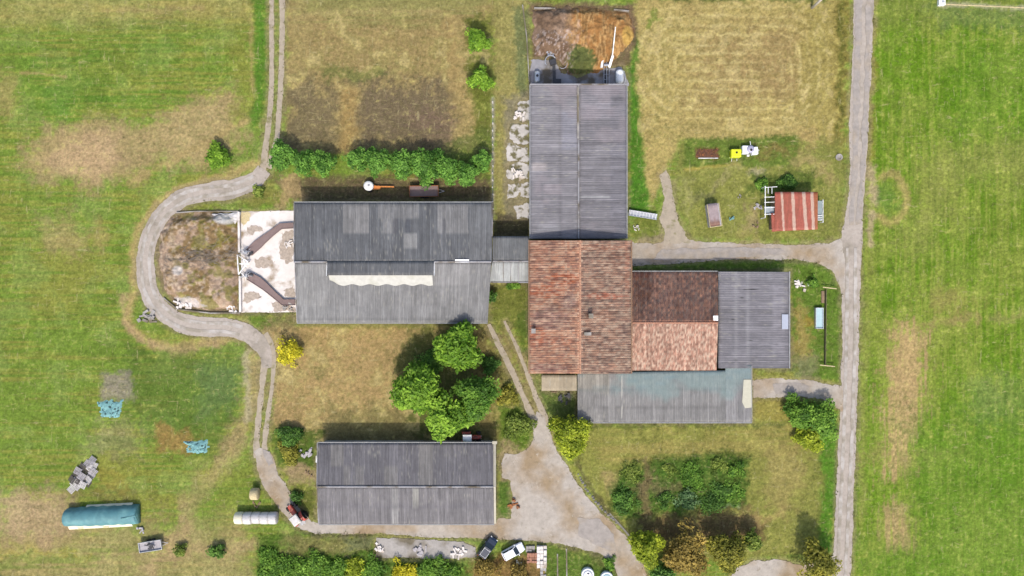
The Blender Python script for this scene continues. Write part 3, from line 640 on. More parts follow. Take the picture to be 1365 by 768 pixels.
def opening(parent, p, along, kind='window', wd=1.2, ht=1.0, sill=1.2, out=(0, -1, 0), mt='wood'):
    """a window (frame with a pane as its child) or a door on a wall face"""
    p = Vector(p); along = Vector(along).normalized(); out = Vector(out).normalized(); up = Vector((0, 0, 1))
    Mx = Matrix((along, out, up)).transposed(); base = p+out*.03
    m = MB()
    if kind == 'window':
        for a in (-1, 1): m.box(base+along*a*wd/2+up*(sill+ht/2), (.09, .08, ht+.09), M=Mx)
        for a in (0, 1): m.box(base+up*(sill+ht*a)+out*.003, (wd-.09, .08, .09), M=Mx)
        f = m.build('window', M[mt], parent, world=True)
        g = MB(); g.box(base-out*.01+up*(sill+ht/2), (wd-.09, .03, ht-.09), M=Mx); g.build('pane', M['glass'], f, world=True)
    else:
        m.box(base+up*(ht/2), (wd, .1, ht), M=Mx); d = m.build('door', M[mt], parent, world=True)
        h = MB(); h.box(base+along*(wd/2-.15)+up*1.05+out*.08, (.05, .06, .16), M=Mx); h.build('handle', M['steel'], d, world=True)
GB = A(139, 139, 142)
# ---- west barn
E, RZ = 4.0, 5.8
b = thing('barn', 'long grey roofed barn with white clerestory strip, beside the pale concrete yard', 'barn', W(524, 349))
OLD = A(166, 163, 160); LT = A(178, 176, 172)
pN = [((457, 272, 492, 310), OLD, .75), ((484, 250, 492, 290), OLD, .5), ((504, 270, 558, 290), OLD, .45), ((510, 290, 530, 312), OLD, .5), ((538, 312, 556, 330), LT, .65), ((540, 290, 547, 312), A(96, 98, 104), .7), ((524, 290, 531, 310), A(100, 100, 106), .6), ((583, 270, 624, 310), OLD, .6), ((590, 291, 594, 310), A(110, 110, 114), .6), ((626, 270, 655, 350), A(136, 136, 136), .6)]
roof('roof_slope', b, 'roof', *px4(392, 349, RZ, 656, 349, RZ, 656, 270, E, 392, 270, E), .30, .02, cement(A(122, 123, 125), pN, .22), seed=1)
pS = [((395, 349, 437, 430), A(166, 165, 163), .5), ((580, 349, 626, 380), A(168, 166, 164), .5), ((395, 410, 650, 430), A(146, 146, 146), .35)]
roof('roof_slope', b, 'roof', *px4(393, 349.6, RZ-.01, 655, 349.6, RZ-.01, 650, 430, E, 396, 430, E), .30, .02, cement(A(146, 145, 144), pS, .15), seed=2)
dz = (RZ-E)/(W(0, 270, E).y-W(0, 349, RZ).y)                      # slope of the north side, carried on past the ridge
yo = W(0, 367, 6.2).y; zo = RZ+(W(0, 349, RZ).y-yo)*dz+.02
rr = [W(436, 349, RZ+.03), W(579, 349, RZ+.03), Vector((W(579, 367, zo).x, W(579, 367, zo).y, zo)), Vector((W(436, 367, zo).x, W(436, 367, zo).y, zo))]
roof('roof_lantern', b, 'roof', rr[3], rr[2], rr[1]+Vector((0, .1, 0)), rr[0]+Vector((0, .1, 0)), .30, .02, cement(A(122, 123, 125), (), .22), seed=3)
xl, xr = rr[0].x, rr[1].x
def south_z(y): return RZ+(y-W(0, 349.6, RZ).y)*(RZ-E)/(W(0, 349.6, RZ).y-W(0, 430, E).y)
m = MB(); nS = 70; top = []; bot = []
for i in range(nS+1):
    t = i/nS; x = xl+.3+(xr-xl-.6)*t; scal = .14*math.cos(t*math.pi*12+1.2)+.14-.85*max(0, (.075-t)/.075)
    yb = yo-1.45-scal; yb = min(yb, yo-.25)
    top.append(Vector((x, yo+.02, zo-.13))); bot.append(Vector((x, yb, south_z(yb)+.06)))
for i in range(nS): m.quad(top[i], bot[i], bot[i+1], top[i+1])
m.build('clerestory_sheet', M['whiteplastic'], b, world=True)
for x in (xl, xr):
    m = MB(); y0 = W(0, 349, RZ).y; m.add([(x-.04, y0, RZ-.1), (x-.04, yo-.1, south_z(yo-.1)), (x-.04, yo-.1, zo+.04), (x-.04, y0, RZ+.06), (x+.04, y0, RZ-.1), (x+.04, yo-.1, south_z(yo-.1)), (x+.04, yo-.1, zo+.04), (x+.04, y0, RZ+.06)], [(0, 1, 2, 3), (7, 6, 5, 4), (0, 4, 5, 1), (1, 5, 6, 2), (2, 6, 7, 3), (3, 7, 4, 0)]); m.build('lantern_cheek', M['white'], b, world=True)

for x0, x1 in ((392, 436), (579, 655)): cap('ridge_cap', b, W(x0, 349, RZ+.03), W(x1, 349, RZ+.03), 'concrete_grey', .17)
m = MB(); m.box((W(616, 347, RZ).x, W(616, 348, RZ).y, RZ+.08), (2.3, .55, .16)); m.build('ridge_vent', M['white'], b, world=True)
_mt = M['gutter']
m = MB(); m.beam(W(392, 269.5, E-.05), W(656, 269.5, E-.05), .16, .12); m.build('gutter', _mt, b, world=True)
m = MB(); m.beam(W(396, 430.8, E-.05), W(650, 430.8, E-.05), .16, .12); m.build('gutter', _mt, b, world=True)
_mt = M['concrete_grey']
m = MB(); m.beam(W(392, 270, E+.06), W(392, 349, RZ+.06), .14, .06); m.build('verge_trim', _mt, b, world=True)
m = MB(); m.beam(W(393, 350, RZ+.06), W(396, 430, E+.06), .14, .06); m.build('verge_trim', _mt, b, world=True)
m = MB(); m.beam(W(656, 270, E+.06), W(656, 315, E+.06+1.03), .14, .06); m.build('verge_trim', _mt, b, world=True)
pl = [W(395, 427.5, E), W(649, 427.5, E), W(653, 349, RZ), W(653, 273, E), W(395, 273, E), W(395, 349, RZ)]
wall_ring(b, pl, [E-.1, E-.1, RZ-.15, E-.1, E-.1, RZ-.15], 'block')
ys = pl[0].y; 
for i in range(7): opening(b, (pl[0].x+4+i*4.4, ys, 0), (1, 0, 0), 'window', 1.8, 1.0, 1.6, (0, -1, 0), 'steel')
yn = pl[3].y
for i in range(6): opening(b, (pl[0].x+4+i*5, yn, 0), (1, 0, 0), 'window', 1.8, 1.0, 1.6, (0, 1, 0), 'steel')
opening(b, (pl[0].x, pl[5].y+1.5, 0), (0, 1, 0), 'door', 3.2, 3.0, 0, (-1, 0, 0), 'steel')
# ---- link between west barn and house
b = thing('link_shed', 'low grey roofed passage between the long west barn and the tiled house', 'shed', W(681, 347))
roof('roof_slope', b, 'roof', *px4(656.8, 348, 4.6, 705, 348, 4.6, 705, 315, 3.9, 656.8, 315, 3.9), .30, .02, cement(A(134, 135, 135), (), .2), seed=4)
roof('roof_slope', b, 'roof', *px4(656.2, 348.5, 4.59, 705, 348.5, 4.59, 705, 377, 3.95, 653, 377, 3.95), .30, .02, cement(A(178, 180, 178), [((660, 345, 700, 378), A(196, 198, 194), .6)], .12), seed=5)
cap('ridge_cap', b, W(657, 348.3, 4.63), W(705, 348.3, 4.63), 'concrete_grey', .14)
m = MB()
for x in (671, 681, 691): m.beam(W(x, 350, 4.66), W(x, 376, 4.08), .12, .05)
m.beam(W(654, 376.5, 4.05), W(705, 376.5, 4.05), .2, .08); m.build('batten', M['concrete_grey'], b, world=True)
wall_ring(b, [W(659, 374, 4), W(704, 374, 4), W(704, 318, 4), W(659, 318, 4)], [3.85]*4, 'block')
opening(b, W(682, 374, 0)+Vector((0, -.1, 0)), (1, 0, 0), 'door', 1.4, 2.2, 0, (0, -1, 0))
# ---- north barn
E, RZ = 4.4, 5.7
b = thing('barn', 'upright grey corrugated barn running north from the tiled house to the orange heap', 'barn', W(771, 215))
def shade_none(c, *a): return c
base = A(148, 145, 149)
def brow(c, u, v, px, py, seed):
    k = sstep(.55, .7, fbm(px/30, py/30, 990, 3)+.25*sstep(140, 112, py)-.1)[:, None]*.5; c = c*(1-k)+A(168, 158, 162)*k
    return c
roof('roof_slope', b, 'roof', *px4(771, 318, RZ, 771, 113, RZ, 707, 113, E, 707, 318, E), .30, .02, cement(base, [((708, 217, 730, 228), A(182, 174, 172), .8), ((724, 246, 750, 259), A(170, 162, 166), .8), ((716, 298, 748, 308), A(170, 168, 172), .6), ((749, 150, 771, 200), A(158, 158, 170), .5)], .16, 1.0, 2.9, stain=brow), seed=6)
roof('roof_slope', b, 'roof', *px4(771.5, 113, RZ-.01, 771.5, 318, RZ-.01, 835, 318, E, 835, 113, E), .30, .02, cement(A(140, 137, 141), [((815, 112, 836, 320), A(132, 130, 138), .45), ((772, 112, 815, 158), A(162, 158, 164), .6), ((772, 261, 815, 264), A(190, 190, 190), .6)], .2, 1.0, 2.9, stain=brow), seed=7)
cap('ridge_cap', b, W(771.3, 113, RZ+.03), W(771.3, 318, RZ+.03), 'concrete_grey', .14)
m = MB(); m.box(W(770.5, 150, RZ+.15), (.26, 8.5, .14)); m.build('ridge_vent', M['concrete_dirty'], b, world=True)
_mt = M['gutter']
m = MB(); m.beam(W(706.4, 113, E-.05), W(706.4, 318, E-.05), .17, .13); m.build('gutter', _mt, b, world=True)
m = MB(); m.beam(W(835.8, 113, E-.05), W(835.8, 318, E-.05), .17, .13); m.build('gutter', _mt, b, world=True)
_mt = M['concrete_grey']
m = MB(); m.beam(W(706.5, 112.6, E+.07), W(771.3, 112.6, RZ+.1), .22, .09); m.build('verge_trim', _mt, b, world=True)
m = MB(); m.beam(W(771.3, 112.6, RZ+.1), W(838, 112.6, E+.03), .22, .09); m.build('verge_trim', _mt, b, world=True)
pl = [W(709.5, 316, E), W(832.5, 316, E), W(832.5, 116, E), W(771, 116, RZ), W(709.5, 116, E)]
wall_ring(b, pl, [E-.1, E-.1, E-.1, RZ-.15, E-.1], 'block')
for i in range(6):
    opening(b, (pl[1].x, pl[1].y+3+i*4.2, 0), (0, 1, 0), 'window', 1.8, 1.0, 1.8, (1, 0, 0), 'steel'); opening(b, (pl[0].x, pl[0].y+3+i*4.2, 0), (0, 1, 0), 'window', 1.8, 1.0, 1.8, (-1, 0, 0), 'steel')
opening(b, (pl[3].x-1, pl[2].y, 0), (1, 0, 0), 'door', 3.4, 3.4, 0, (0, 1, 0), 'steel')
# ---- tiled farmhouse
E, RZ = 5.8, 8.3
b = thing('farmhouse', 'big terracotta tiled farmhouse in the middle of the yard buildings', 'house', W(773, 410))
TL = dict(base=A(218, 158, 126), alt=A(204, 150, 122), dark=A(140, 108, 100), lich=A(234, 196, 166))
pa = [(728, 389, 30, 8, A(214, 122, 84), .8), (748, 372, 24, 9, A(196, 104, 66), .85), (765, 372, 14, 7, A(204, 112, 74), .6), (715, 450, 14, 16, A(200, 116, 84), .6), (740, 455, 24, 6, A(206, 128, 98), .5), (720, 345, 12, 26, A(204, 146, 120), .5), (738, 425, 28, 16, A(158, 130, 122), .6), (758, 402, 12, 14, A(166, 150, 148), .5), (730, 490, 26, 6, A(150, 112, 112), .5)]
roof('roof_slope', b, 'tile', *px4(773, 498, RZ, 773, 320.5, RZ, 706, 320.5, E, 706, 498, E), .38, .06, tiles(**TL, patches=pa, pitch=.38, tile=.42), tile=.42, seed=8)
TR = dict(base=A(190, 146, 122), alt=A(172, 136, 118), dark=A(118, 98, 92), lich=A(220, 190, 164))
pb = [(806, 395, 34, 5, A(204, 118, 90), .7), (800, 420, 20, 9, A(188, 140, 116), .6), (820, 345, 20, 10, A(150, 108, 90), .6), (800, 330, 30, 5, A(206, 140, 110), .5), (836, 380, 4, 60, A(200, 140, 114), .5)]
roof('roof_slope', b, 'tile', *px4(773.5, 320.5, RZ-.01, 773.5, 498, RZ-.01, 841, 498, E, 841, 320.5, E), .38, .06, tiles(**TR, patches=pb, pitch=.38, tile=.42), tile=.42, seed=9)
m = MB()
a0, a1 = W(773.3, 320.5, RZ+.05), W(773.3, 498, RZ+.05); nn = 44
for i in range(nn): m.tube(a0.lerp(a1, i/nn), a0.lerp(a1, (i+1.08)/nn), .19, .16, 8)
m.build('ridge_tiles', mat('ridge terracotta', A(216, 164, 134), var=.35, scale=1.5), b, world=True)
_mt = mat('copper brown gutter', (.22, .13, .08), rough=.5, metal=.3)
m = MB(); m.beam(W(705, 320, E-.1), W(705, 498, E-.1), .17, .13); m.build('gutter', _mt, b, world=True)
m = MB(); m.beam(W(842, 320, E-.1), W(842, 498, E-.1), .17, .13); m.build('gutter', _mt, b, world=True)
pl = [W(709, 495, E), W(838, 495, E), W(838, 324, E), W(773, 324, RZ), W(709, 324, E)]
pl = [W(709, 495, E), W(773, 495, RZ), W(838, 495, E), W(838, 324, E), W(773, 324, RZ), W(709, 324, E)]
pl[1].y = pl[0].y; pl[4].y = pl[5].y; wall_ring(b, pl, [E-.2, RZ-.3, E-.2, E-.2, RZ-.3, E-.2], 'plaster')
for i in range(5):
    for z in (1.0, 3.7): opening(b, (pl[0].x, pl[0].y+2.5+i*4, 0), (0, 1, 0), 'window', .9, 1.3, z, (-1, 0, 0))
opening(b, (pl[0].x, pl[0].y+8.5, 0), (0, 1, 0), 'door', 1.2, 2.3, 0, (-1, 0, 0))
for k in (0, 2): opening(b, (pl[k].x+(-3 if k else 3), pl[k].y, 0), (1, 0, 0), 'window', .9, 1.2, 3.9, (0, -1, 0))
for (cx, cy, zz, sx, sy, hh) in ((711, 441, 5.75, .55, .6, 1.0), (787, 421, 7.6, .6, .6, 1.1), (783, 445, 7.8, 1.0, .35, .25)):
    p = W(cx, cy, zz+hh/2); m = MB(); m.box(p, (sx, sy, hh+.6)); ch = m.build('chimney', M['brick'], b, .02, world=True)
    m = MB(); m.box(p+Vector((0, 0, hh/2+.34)), (sx+.16, sy+.16, .08)); m.build('cap', M['concrete_dirty'], ch, world=True)
# ---- east tiled wing
E, RZ = 2.8, 4.8
b = thing('stable', 'lower tiled wing with a dark north slope and a pinkish south slope', 'stable', W(900, 428))
TN = dict(base=A(240, 172, 136), alt=A(218, 154, 122), dark=A(156, 120, 108), lich=A(196, 168, 148))
roof('roof_slope', b, 'tile', *px4(957, 430, RZ, 842.8, 430, RZ, 842.8, 362.5, E, 957, 362.5, E), .38, .055, tiles(**TN, pitch=.38, tile=.42, wear=.2, worm=.65, patches=[(856, 385, 12, 22, A(160, 104, 76), .6), (850, 366, 20, 5, A(180, 96, 74), .5)]), tile=.42, seed=10)
TS = dict(base=A(196, 150, 130), alt=A(178, 138, 120), dark=A(126, 96, 84), lich=A(232, 208, 186))
roof('roof_slope', b, 'tile', *px4(842.8, 430.4, RZ-.01, 957, 430.4, RZ-.01, 955, 494, E+.1, 842.8, 494, E+.1), .38, .055, tiles(**TS, pitch=.38, tile=.42, wear=.2, worm=.65), tile=.42, seed=11)
m = MB(); a0, a1 = W(843, 430.2, RZ+.05), W(957, 430.2, RZ+.05); nn = 30
for i in range(nn): m.tube(a0.lerp(a1, i/nn), a0.lerp(a1, (i+1.08)/nn), .18, .15, 8)
m.build('ridge_tiles', M['brick'], b, world=True)
m = MB(); p = W(952.5, 424, 5.4); m.box(p, (.6, .6, 1.1)); ch = m.build('chimney', M['brick'], b, .02, world=True)
m = MB(); m.box(p+Vector((0, 0, .6)), (.8, .8, .1)); m.build('cap', M['white'], ch, world=True)
_mt = M['gutter']
m = MB(); m.beam(W(842.8, 361.6, E-.05), W(957, 361.6, E-.05), .15, .12); m.build('gutter', _mt, b, world=True)
pl = [W(845, 492, E), W(954, 492, E), W(955, 430, RZ), W(955, 365, E), W(845, 365, E)]
wall_ring(b, pl, [E-.2, E-.2, RZ-.3, E-.2, E-.2], 'plaster')
for i in range(4): opening(b, (pl[4].x+2+i*3.3, pl[4].y, 0), (1, 0, 0), 'window' if i != 1 else 'door', 1.0, 1.0 if i != 1 else 2.1, 1.1, (0, 1, 0))
# ---- east grey shed
E1, E2 = 3.3, 2.7
b = thing('shed', 'square grey sheet roofed shed at the east end, beside the narrow cattle trough', 'shed', W(1004, 427))
def spots(c, u, v, px, py, seed):
    for (x, y, rx, ry) in ((983, 376, 2, 1), (1000, 386, 10, .8), (978, 426, 2.4, 1), (999, 454, 2.4, 1), (995, 462, 2, 1), (982, 480, 2.5, 2), (990, 397, 2, 1)):
        m = (((px-x)/rx)**2+((py-y)/ry)**2 < 1)[:, None]*.8; c = c*(1-m)+np.array([.02, .02, .02])*m
    for x in (981.5, 997.5, 1015, 1031):
        m = (np.abs(px-x) < .8)[:, None]*.4*(.4+.6*vnoise(px/9, py/9, 995))[:, None]; c = c*(1-m)+A(190, 188, 190)*m
    return c
roof('roof_slope', b, 'roof', *px4(957.6, 491, E1, 957.6, 362, E1, 1051.5, 362.5, E2, 1051.5, 491, E2), .30, .02, cement(A(140, 137, 142), [((1031, 380, 1050, 470), A(154, 150, 156), .4)], .2, 1.0, 2.3, stain=spots), seed=12)
m = MB(); c = W(1046.5, 429, E2+.2); m.box(c, (1.1, 2.5, .05), M=Matrix.Rotation(math.atan2(E1-E2, 12.2), 3, 'Y')); m.build('skylight', mat('pale skylight sheet', A(206, 212, 228), rough=.3, var=.06), b, world=True)
_mt = M['gutter']
m = MB(); m.beam(W(1052.4, 362, E2-.02), W(1052.4, 491, E2-.02), .2, .14); m.build('gutter', _mt, b, world=True)
pl = [W(960, 488, E1), W(1049, 488, E2), W(1049, 365, E2), W(960, 365, E1)]; pl[1].y = pl[0].y; pl[2].y = pl[3].y
wall_ring(b, pl, [E1-.15, E2-.12, E2-.12, E1-.15], 'block')
for i in range(3): opening(b, (pl[1].x, pl[1].y+3+i*5, 0), (0, 1, 0), 'window', 1.4, .9, 1.3, (1, 0, 0), 'steel')
opening(b, (pl[3].x+5, pl[3].y, 0), (1, 0, 0), 'door', 2.8, 2.6, 0, (0, 1, 0))
# ---- south lean-to
Z1, Z2 = 3.0, 2.2
b = thing('lean_to', 'long low lean-to with a teal tinted grey roof, along the south of the tiled house', 'lean-to', W(885, 525))
def tealy(c, u, v, px, py, seed):
    k = (sstep(532, 512, py+(fbm(px/22, py/22, 997, 3)-.5)*50)*sstep(812, 840, px+(fbm(px/8, py/8, 998, 2)-.5)*30))[:, None]*.62; c = c*(1-k)+A(144, 168, 166)*k
    k = (sstep(.5, .66, fbm(px/34, py/8, 999, 3))*sstep(535, 505, py))[:, None]*.35; c = c*(1-k)+A(124, 152, 160)*k
    m = (np.abs(px-829) < .9)[:, None]*.55*(vnoise(px/3, py/5, 996) > .4)[:, None]; return c*(1-m)+A(208, 206, 196)*m
roof('roof_slope', b, 'roof', *px4(770, 497, Z1, 967, 494, Z1, 967, 563, Z2, 770, 563, Z2), .30, .02, cement(A(148, 146, 144), [((768, 490, 812, 524), A(164, 158, 146), .6)], .16, 1.05, 3.0, stain=tealy), seed=13)
roof('roof_slope', b, 'roof', *px4(967, 488, Z1+.06, 1001.5, 487, Z1+.06, 1001.5, 563, Z2+.01, 967, 563, Z2+.01), .30, .02, cement(A(152, 150, 150), (), .16, 1.05, 3.0, stain=tealy), seed=14)
sdir = (W(990, 563, Z2)-W(990, 490, Z1)).normalized(); ax = Vector((1, 0, 0)); up = ax.cross(sdir) if ax.cross(sdir).z > 0 else -ax.cross(sdir)
m = MB(); pts = [(991, 506), (1001, 506), (1001.5, 543), (993, 544), (989, 536), (990, 520)]
vs = []
for hh in (.07, .14):
    for (x, y) in pts:
        z = Z1+(Z2-Z1)*(y-488)/75; vs.append(W(x, y, z)+Vector((0, 0, hh)))
n6 = len(pts); m.add(vs, [tuple(range(n6, 2*n6)), tuple(reversed(range(n6)))]+[(i, (i+1) % n6, n6+(i+1) % n6, n6+i) for i in range(n6)]); m.build('patch_sheet', mat('cream repair sheet', A(222, 218, 196), rough=.7, var=.1), b, world=True)
_mt = M['gutter']
m = MB(); m.beam(W(770, 563.6, Z2-.02), W(1002, 563.6, Z2-.02), .16, .13); m.build('gutter', _mt, b, world=True)
m = MB(); m.beam(W(1002.2, 488, Z1+.08), W(1002.2, 563, Z2+.08), .12, .05); m.build('gutter', _mt, b, world=True)
for i in range(10):
    p = W(772, 562, Z2).lerp(W(1000, 562, Z2), i/9); m = MB(); m.box((p.x, p.y, Z2/2-.05), (.16, .16, Z2-.1)); m.build('post', M['steel'], b, world=True)
p0, p1 = W(772, 500, Z1), W(1000, 492, Z1)
wall_ring(b, [Vector((p0.x, p0.y-1.6, 0)), Vector((p1.x, p0.y-1.6, 0)), Vector((p1.x, p0.y-.4, 0)), Vector((p0.x, p0.y-.4, 0))], [2.4]*4, 'block')
# ---- small annex
b = thing('annex', 'small flat beige roofed annex at the south-west corner of the tiled house', 'annex', W(746, 510))
roof('roof_slab', b, 'roof', *px4(722, 500, 2.9, 769, 500, 2.9, 769, 521, 2.7, 722, 521, 2.7), .5, .004, cement(A(184, 170, 146), (), .06, 3, 6), seed=15)
wall_ring(b, [W(724, 519.5, 2.7), W(768, 519.5, 2.7), W(768, 502, 2.7), W(724, 502, 2.7)], [2.6]*4, 'plaster')
opening(b, W(738, 519.5, 0)+Vector((0, -.1, 0)), (1, 0, 0), 'door', 1, 2, 0, (0, -1, 0))
# ---- lower barn
E, RZ = 3.4, 5.0
b = thing('barn', 'lower grey corrugated barn with pale patched sheets, south of the paddock by the gravel yard', 'barn', W(542, 649))
NP = A(150, 146, 142)
pN = [((441, 590, 458, 620), NP, .8), ((458, 620, 467, 650), NP, .7), ((474, 622, 485, 650), NP, .6), ((512, 620, 530, 650), NP, .7), ((558, 590, 577, 650), NP, .75)]
roof('roof_slope', b, 'roof', *px4(423, 648.5, RZ, 658, 648.5, RZ, 658, 590.5, E, 424, 590.5, E), .30, .02, cement(A(130, 127, 130), pN, .22, .95, 2.3), seed=16)
pS = [((522, 650, 531, 700), A(166, 164, 162), .7), ((550, 650, 558, 676), A(182, 180, 172), .7), ((425, 672, 661, 676), A(122, 120, 126), .4)]
roof('roof_slope', b, 'roof', *px4(423, 649, RZ-.01, 658, 649, RZ-.01, 659, 698.5, E, 425, 698.5, E), .30, .02, cement(A(134, 131, 133), pS, .22, .95, 2.3), seed=17)
cap('ridge_cap', b, W(423, 648.8, RZ+.03), W(658, 648.8, RZ+.03), 'concrete_grey', .17)
_mt = mat('cream verge', A(214, 206, 184), var=.2, scale=1.2)
m = MB(); m.beam(W(659.5, 589, E+.05), W(659.5, 648.8, RZ+.08), .42, .1); m.build('verge_trim', _mt, b, world=True)
m = MB(); m.beam(W(659.5, 648.8, RZ+.08), W(660, 698, E+.05), .34, .1); m.build('verge_trim', _mt, b, world=True)
m = MB(); m.box(W(659.5, 590, E+.1), (.8, .5, .24)); m.build('verge_trim', _mt, b, world=True)
_mt = M['concrete_grey']
m = MB(); m.beam(W(423, 590, E+.05), W(422.5, 648.8, RZ+.08), .14, .06); m.build('verge_trim', _mt, b, world=True)
m = MB(); m.beam(W(422.5, 648.8, RZ+.08), W(424.5, 698, E+.05), .14, .06); m.build('verge_trim', _mt, b, world=True)
_mt = M['gutter']
m = MB(); m.beam(W(424, 589.8, E-.05), W(658, 589.8, E-.05), .16, .12); m.build('gutter', _mt, b, world=True)
m = MB(); m.beam(W(425, 699.3, E-.05), W(659, 699.3, E-.05), .16, .12); m.build('gutter', _mt, b, world=True)
pl = [W(427, 696, E), W(657, 696, E), W(657, 649, RZ), W(657, 593, E), W(427, 593, E), W(427, 649, RZ)]; pl[2].x = pl[1].x; pl[3].x = pl[1].x; pl[4].x = pl[0].x; pl[5].x = pl[0].x
wall_ring(b, pl, [E-.1, E-.1, RZ-.15, E-.1, E-.1, RZ-.15], 'block')
for i in range(6): opening(b, (pl[0].x+3+i*4.6, pl[0].y, 0), (1, 0, 0), 'window', 1.6, .9, 1.5, (0, -1, 0), 'steel')
opening(b, (pl[1].x, pl[2].y-1.0, 0), (0, 1, 0), 'door', 3, 2.9, 0, (1, 0, 0), 'wood')
m = MB(); m.box(W(422.4, 612, 1.8), (.25, 1.1, .5)); m.build('wall_box', M['white'], b, world=True)
# ---- red roofed shed
E, RZ = 2.6, 2.9
b = thing('tool_shed', 'small shed under rusty red roof sheets with four pale stripes', 'shed', W(1060, 282))
def redsheet(u, v, px, py, seed):
    n = fbm(u/1.2, v/1.2, 801, 4); c = A(188, 102, 84)[None]*(.8+.4*n)[:, None]
    k = sstep(.5, .7, fbm(u/.5, v/3, 803, 3))[:, None]*.5; c = c*(1-k)+A(158, 92, 70)*k
    k = (sstep(1080, 1090, px)*.7)[:, None]; c = c*(1-k)+A(176, 110, 60)*k
    for x0, x1, wd in ((1042, 1045, 1.1), (1056.5, 1059, 1.6), (1071, 1075, 1.7), (1082, 1084.5, 1.5)):
        xc = x0+(x1-x0)*np.clip((py-255)/52, 0, 1); m = (sstep(wd*1.25+.6, wd*1.25-.4, np.abs(px-xc+(fbm(px/2, py/3, 805, 2)-.5)*1.5))*.85)[:, None]; c = c*(1-m)+A(226, 196, 176)*m
    return c
roof('roof_sheets', b, 'redroof', *px4(1033, 256, 2.9, 1090, 256, 2.9, 1090, 306, 2.3, 1033, 308.5, 2.3), .26, .02, redsheet, seed=18)
roof('roof_sheets', b, 'redroof', *px4(1028, 284, 2.5, 1033.4, 284, 2.5, 1033.4, 308.7, 2.22, 1029, 309, 2.22), .26, .02, redsheet, seed=19)
pl = [W(1031, 305, 2.3), W(1087, 305, 2.3), W(1087, 260, 2.9), W(1036, 260, 2.9)]
wall_ring(b, pl, [2.15, 2.15, 2.7, 2.7], 'wood', th=.1)
m = MB()
for y in (263, 270, 277, 286): m.beam(W(1019, y, 2.3), W(1033, y-.5, 2.45), .1, .1)
m.beam(W(1020, 248, 2.3), W(1020, 290, 2.3), .1, .12)
for y in (249, 290): p = W(1020, y, 2.3); m.box((p.x, p.y, 1.15), (.12, .12, 2.3))
for x in (1024, 1029): m.beam(W(x, 250, 2.36), W(x, 258, 2.40), .08, .08)
m.beam(W(1020, 250, 2.36), W(1036, 249, 2.4), .09, .09)
m.build('pergola_frame', M['white'], b, world=True)
m = MB(); m.box(W(1025.5, 280, 2.0), (1.7, 1.2, .05), rz=-.06); m.build('grey_sheet', mat('blue grey sheet', A(190, 200, 206), rough=.4, var=.25, scale=2), b, world=True)
m = MB(); m.box(W(1091, 281, 1.6), (1.4, 3.4, .05), rz=-.05); m.build('glazed_frame', mat('pale glazing', A(176, 190, 190), rough=.25, var=.2, scale=2), b, world=True)
m = MB()
for y in (288, 291, 294): m.beam(W(1082, y, 1.8), W(1096, y-1, 1.75), .09, .08)
m.beam(W(1097, 266, 1.75), W(1097, 297, 1.75), .09, .1)
for y in (267, 296): p = W(1097, y, 1.7); m.box((p.x, p.y, .85), (.1, .1, 1.7))
m.build('frame_rail', M['white'], b, world=True)
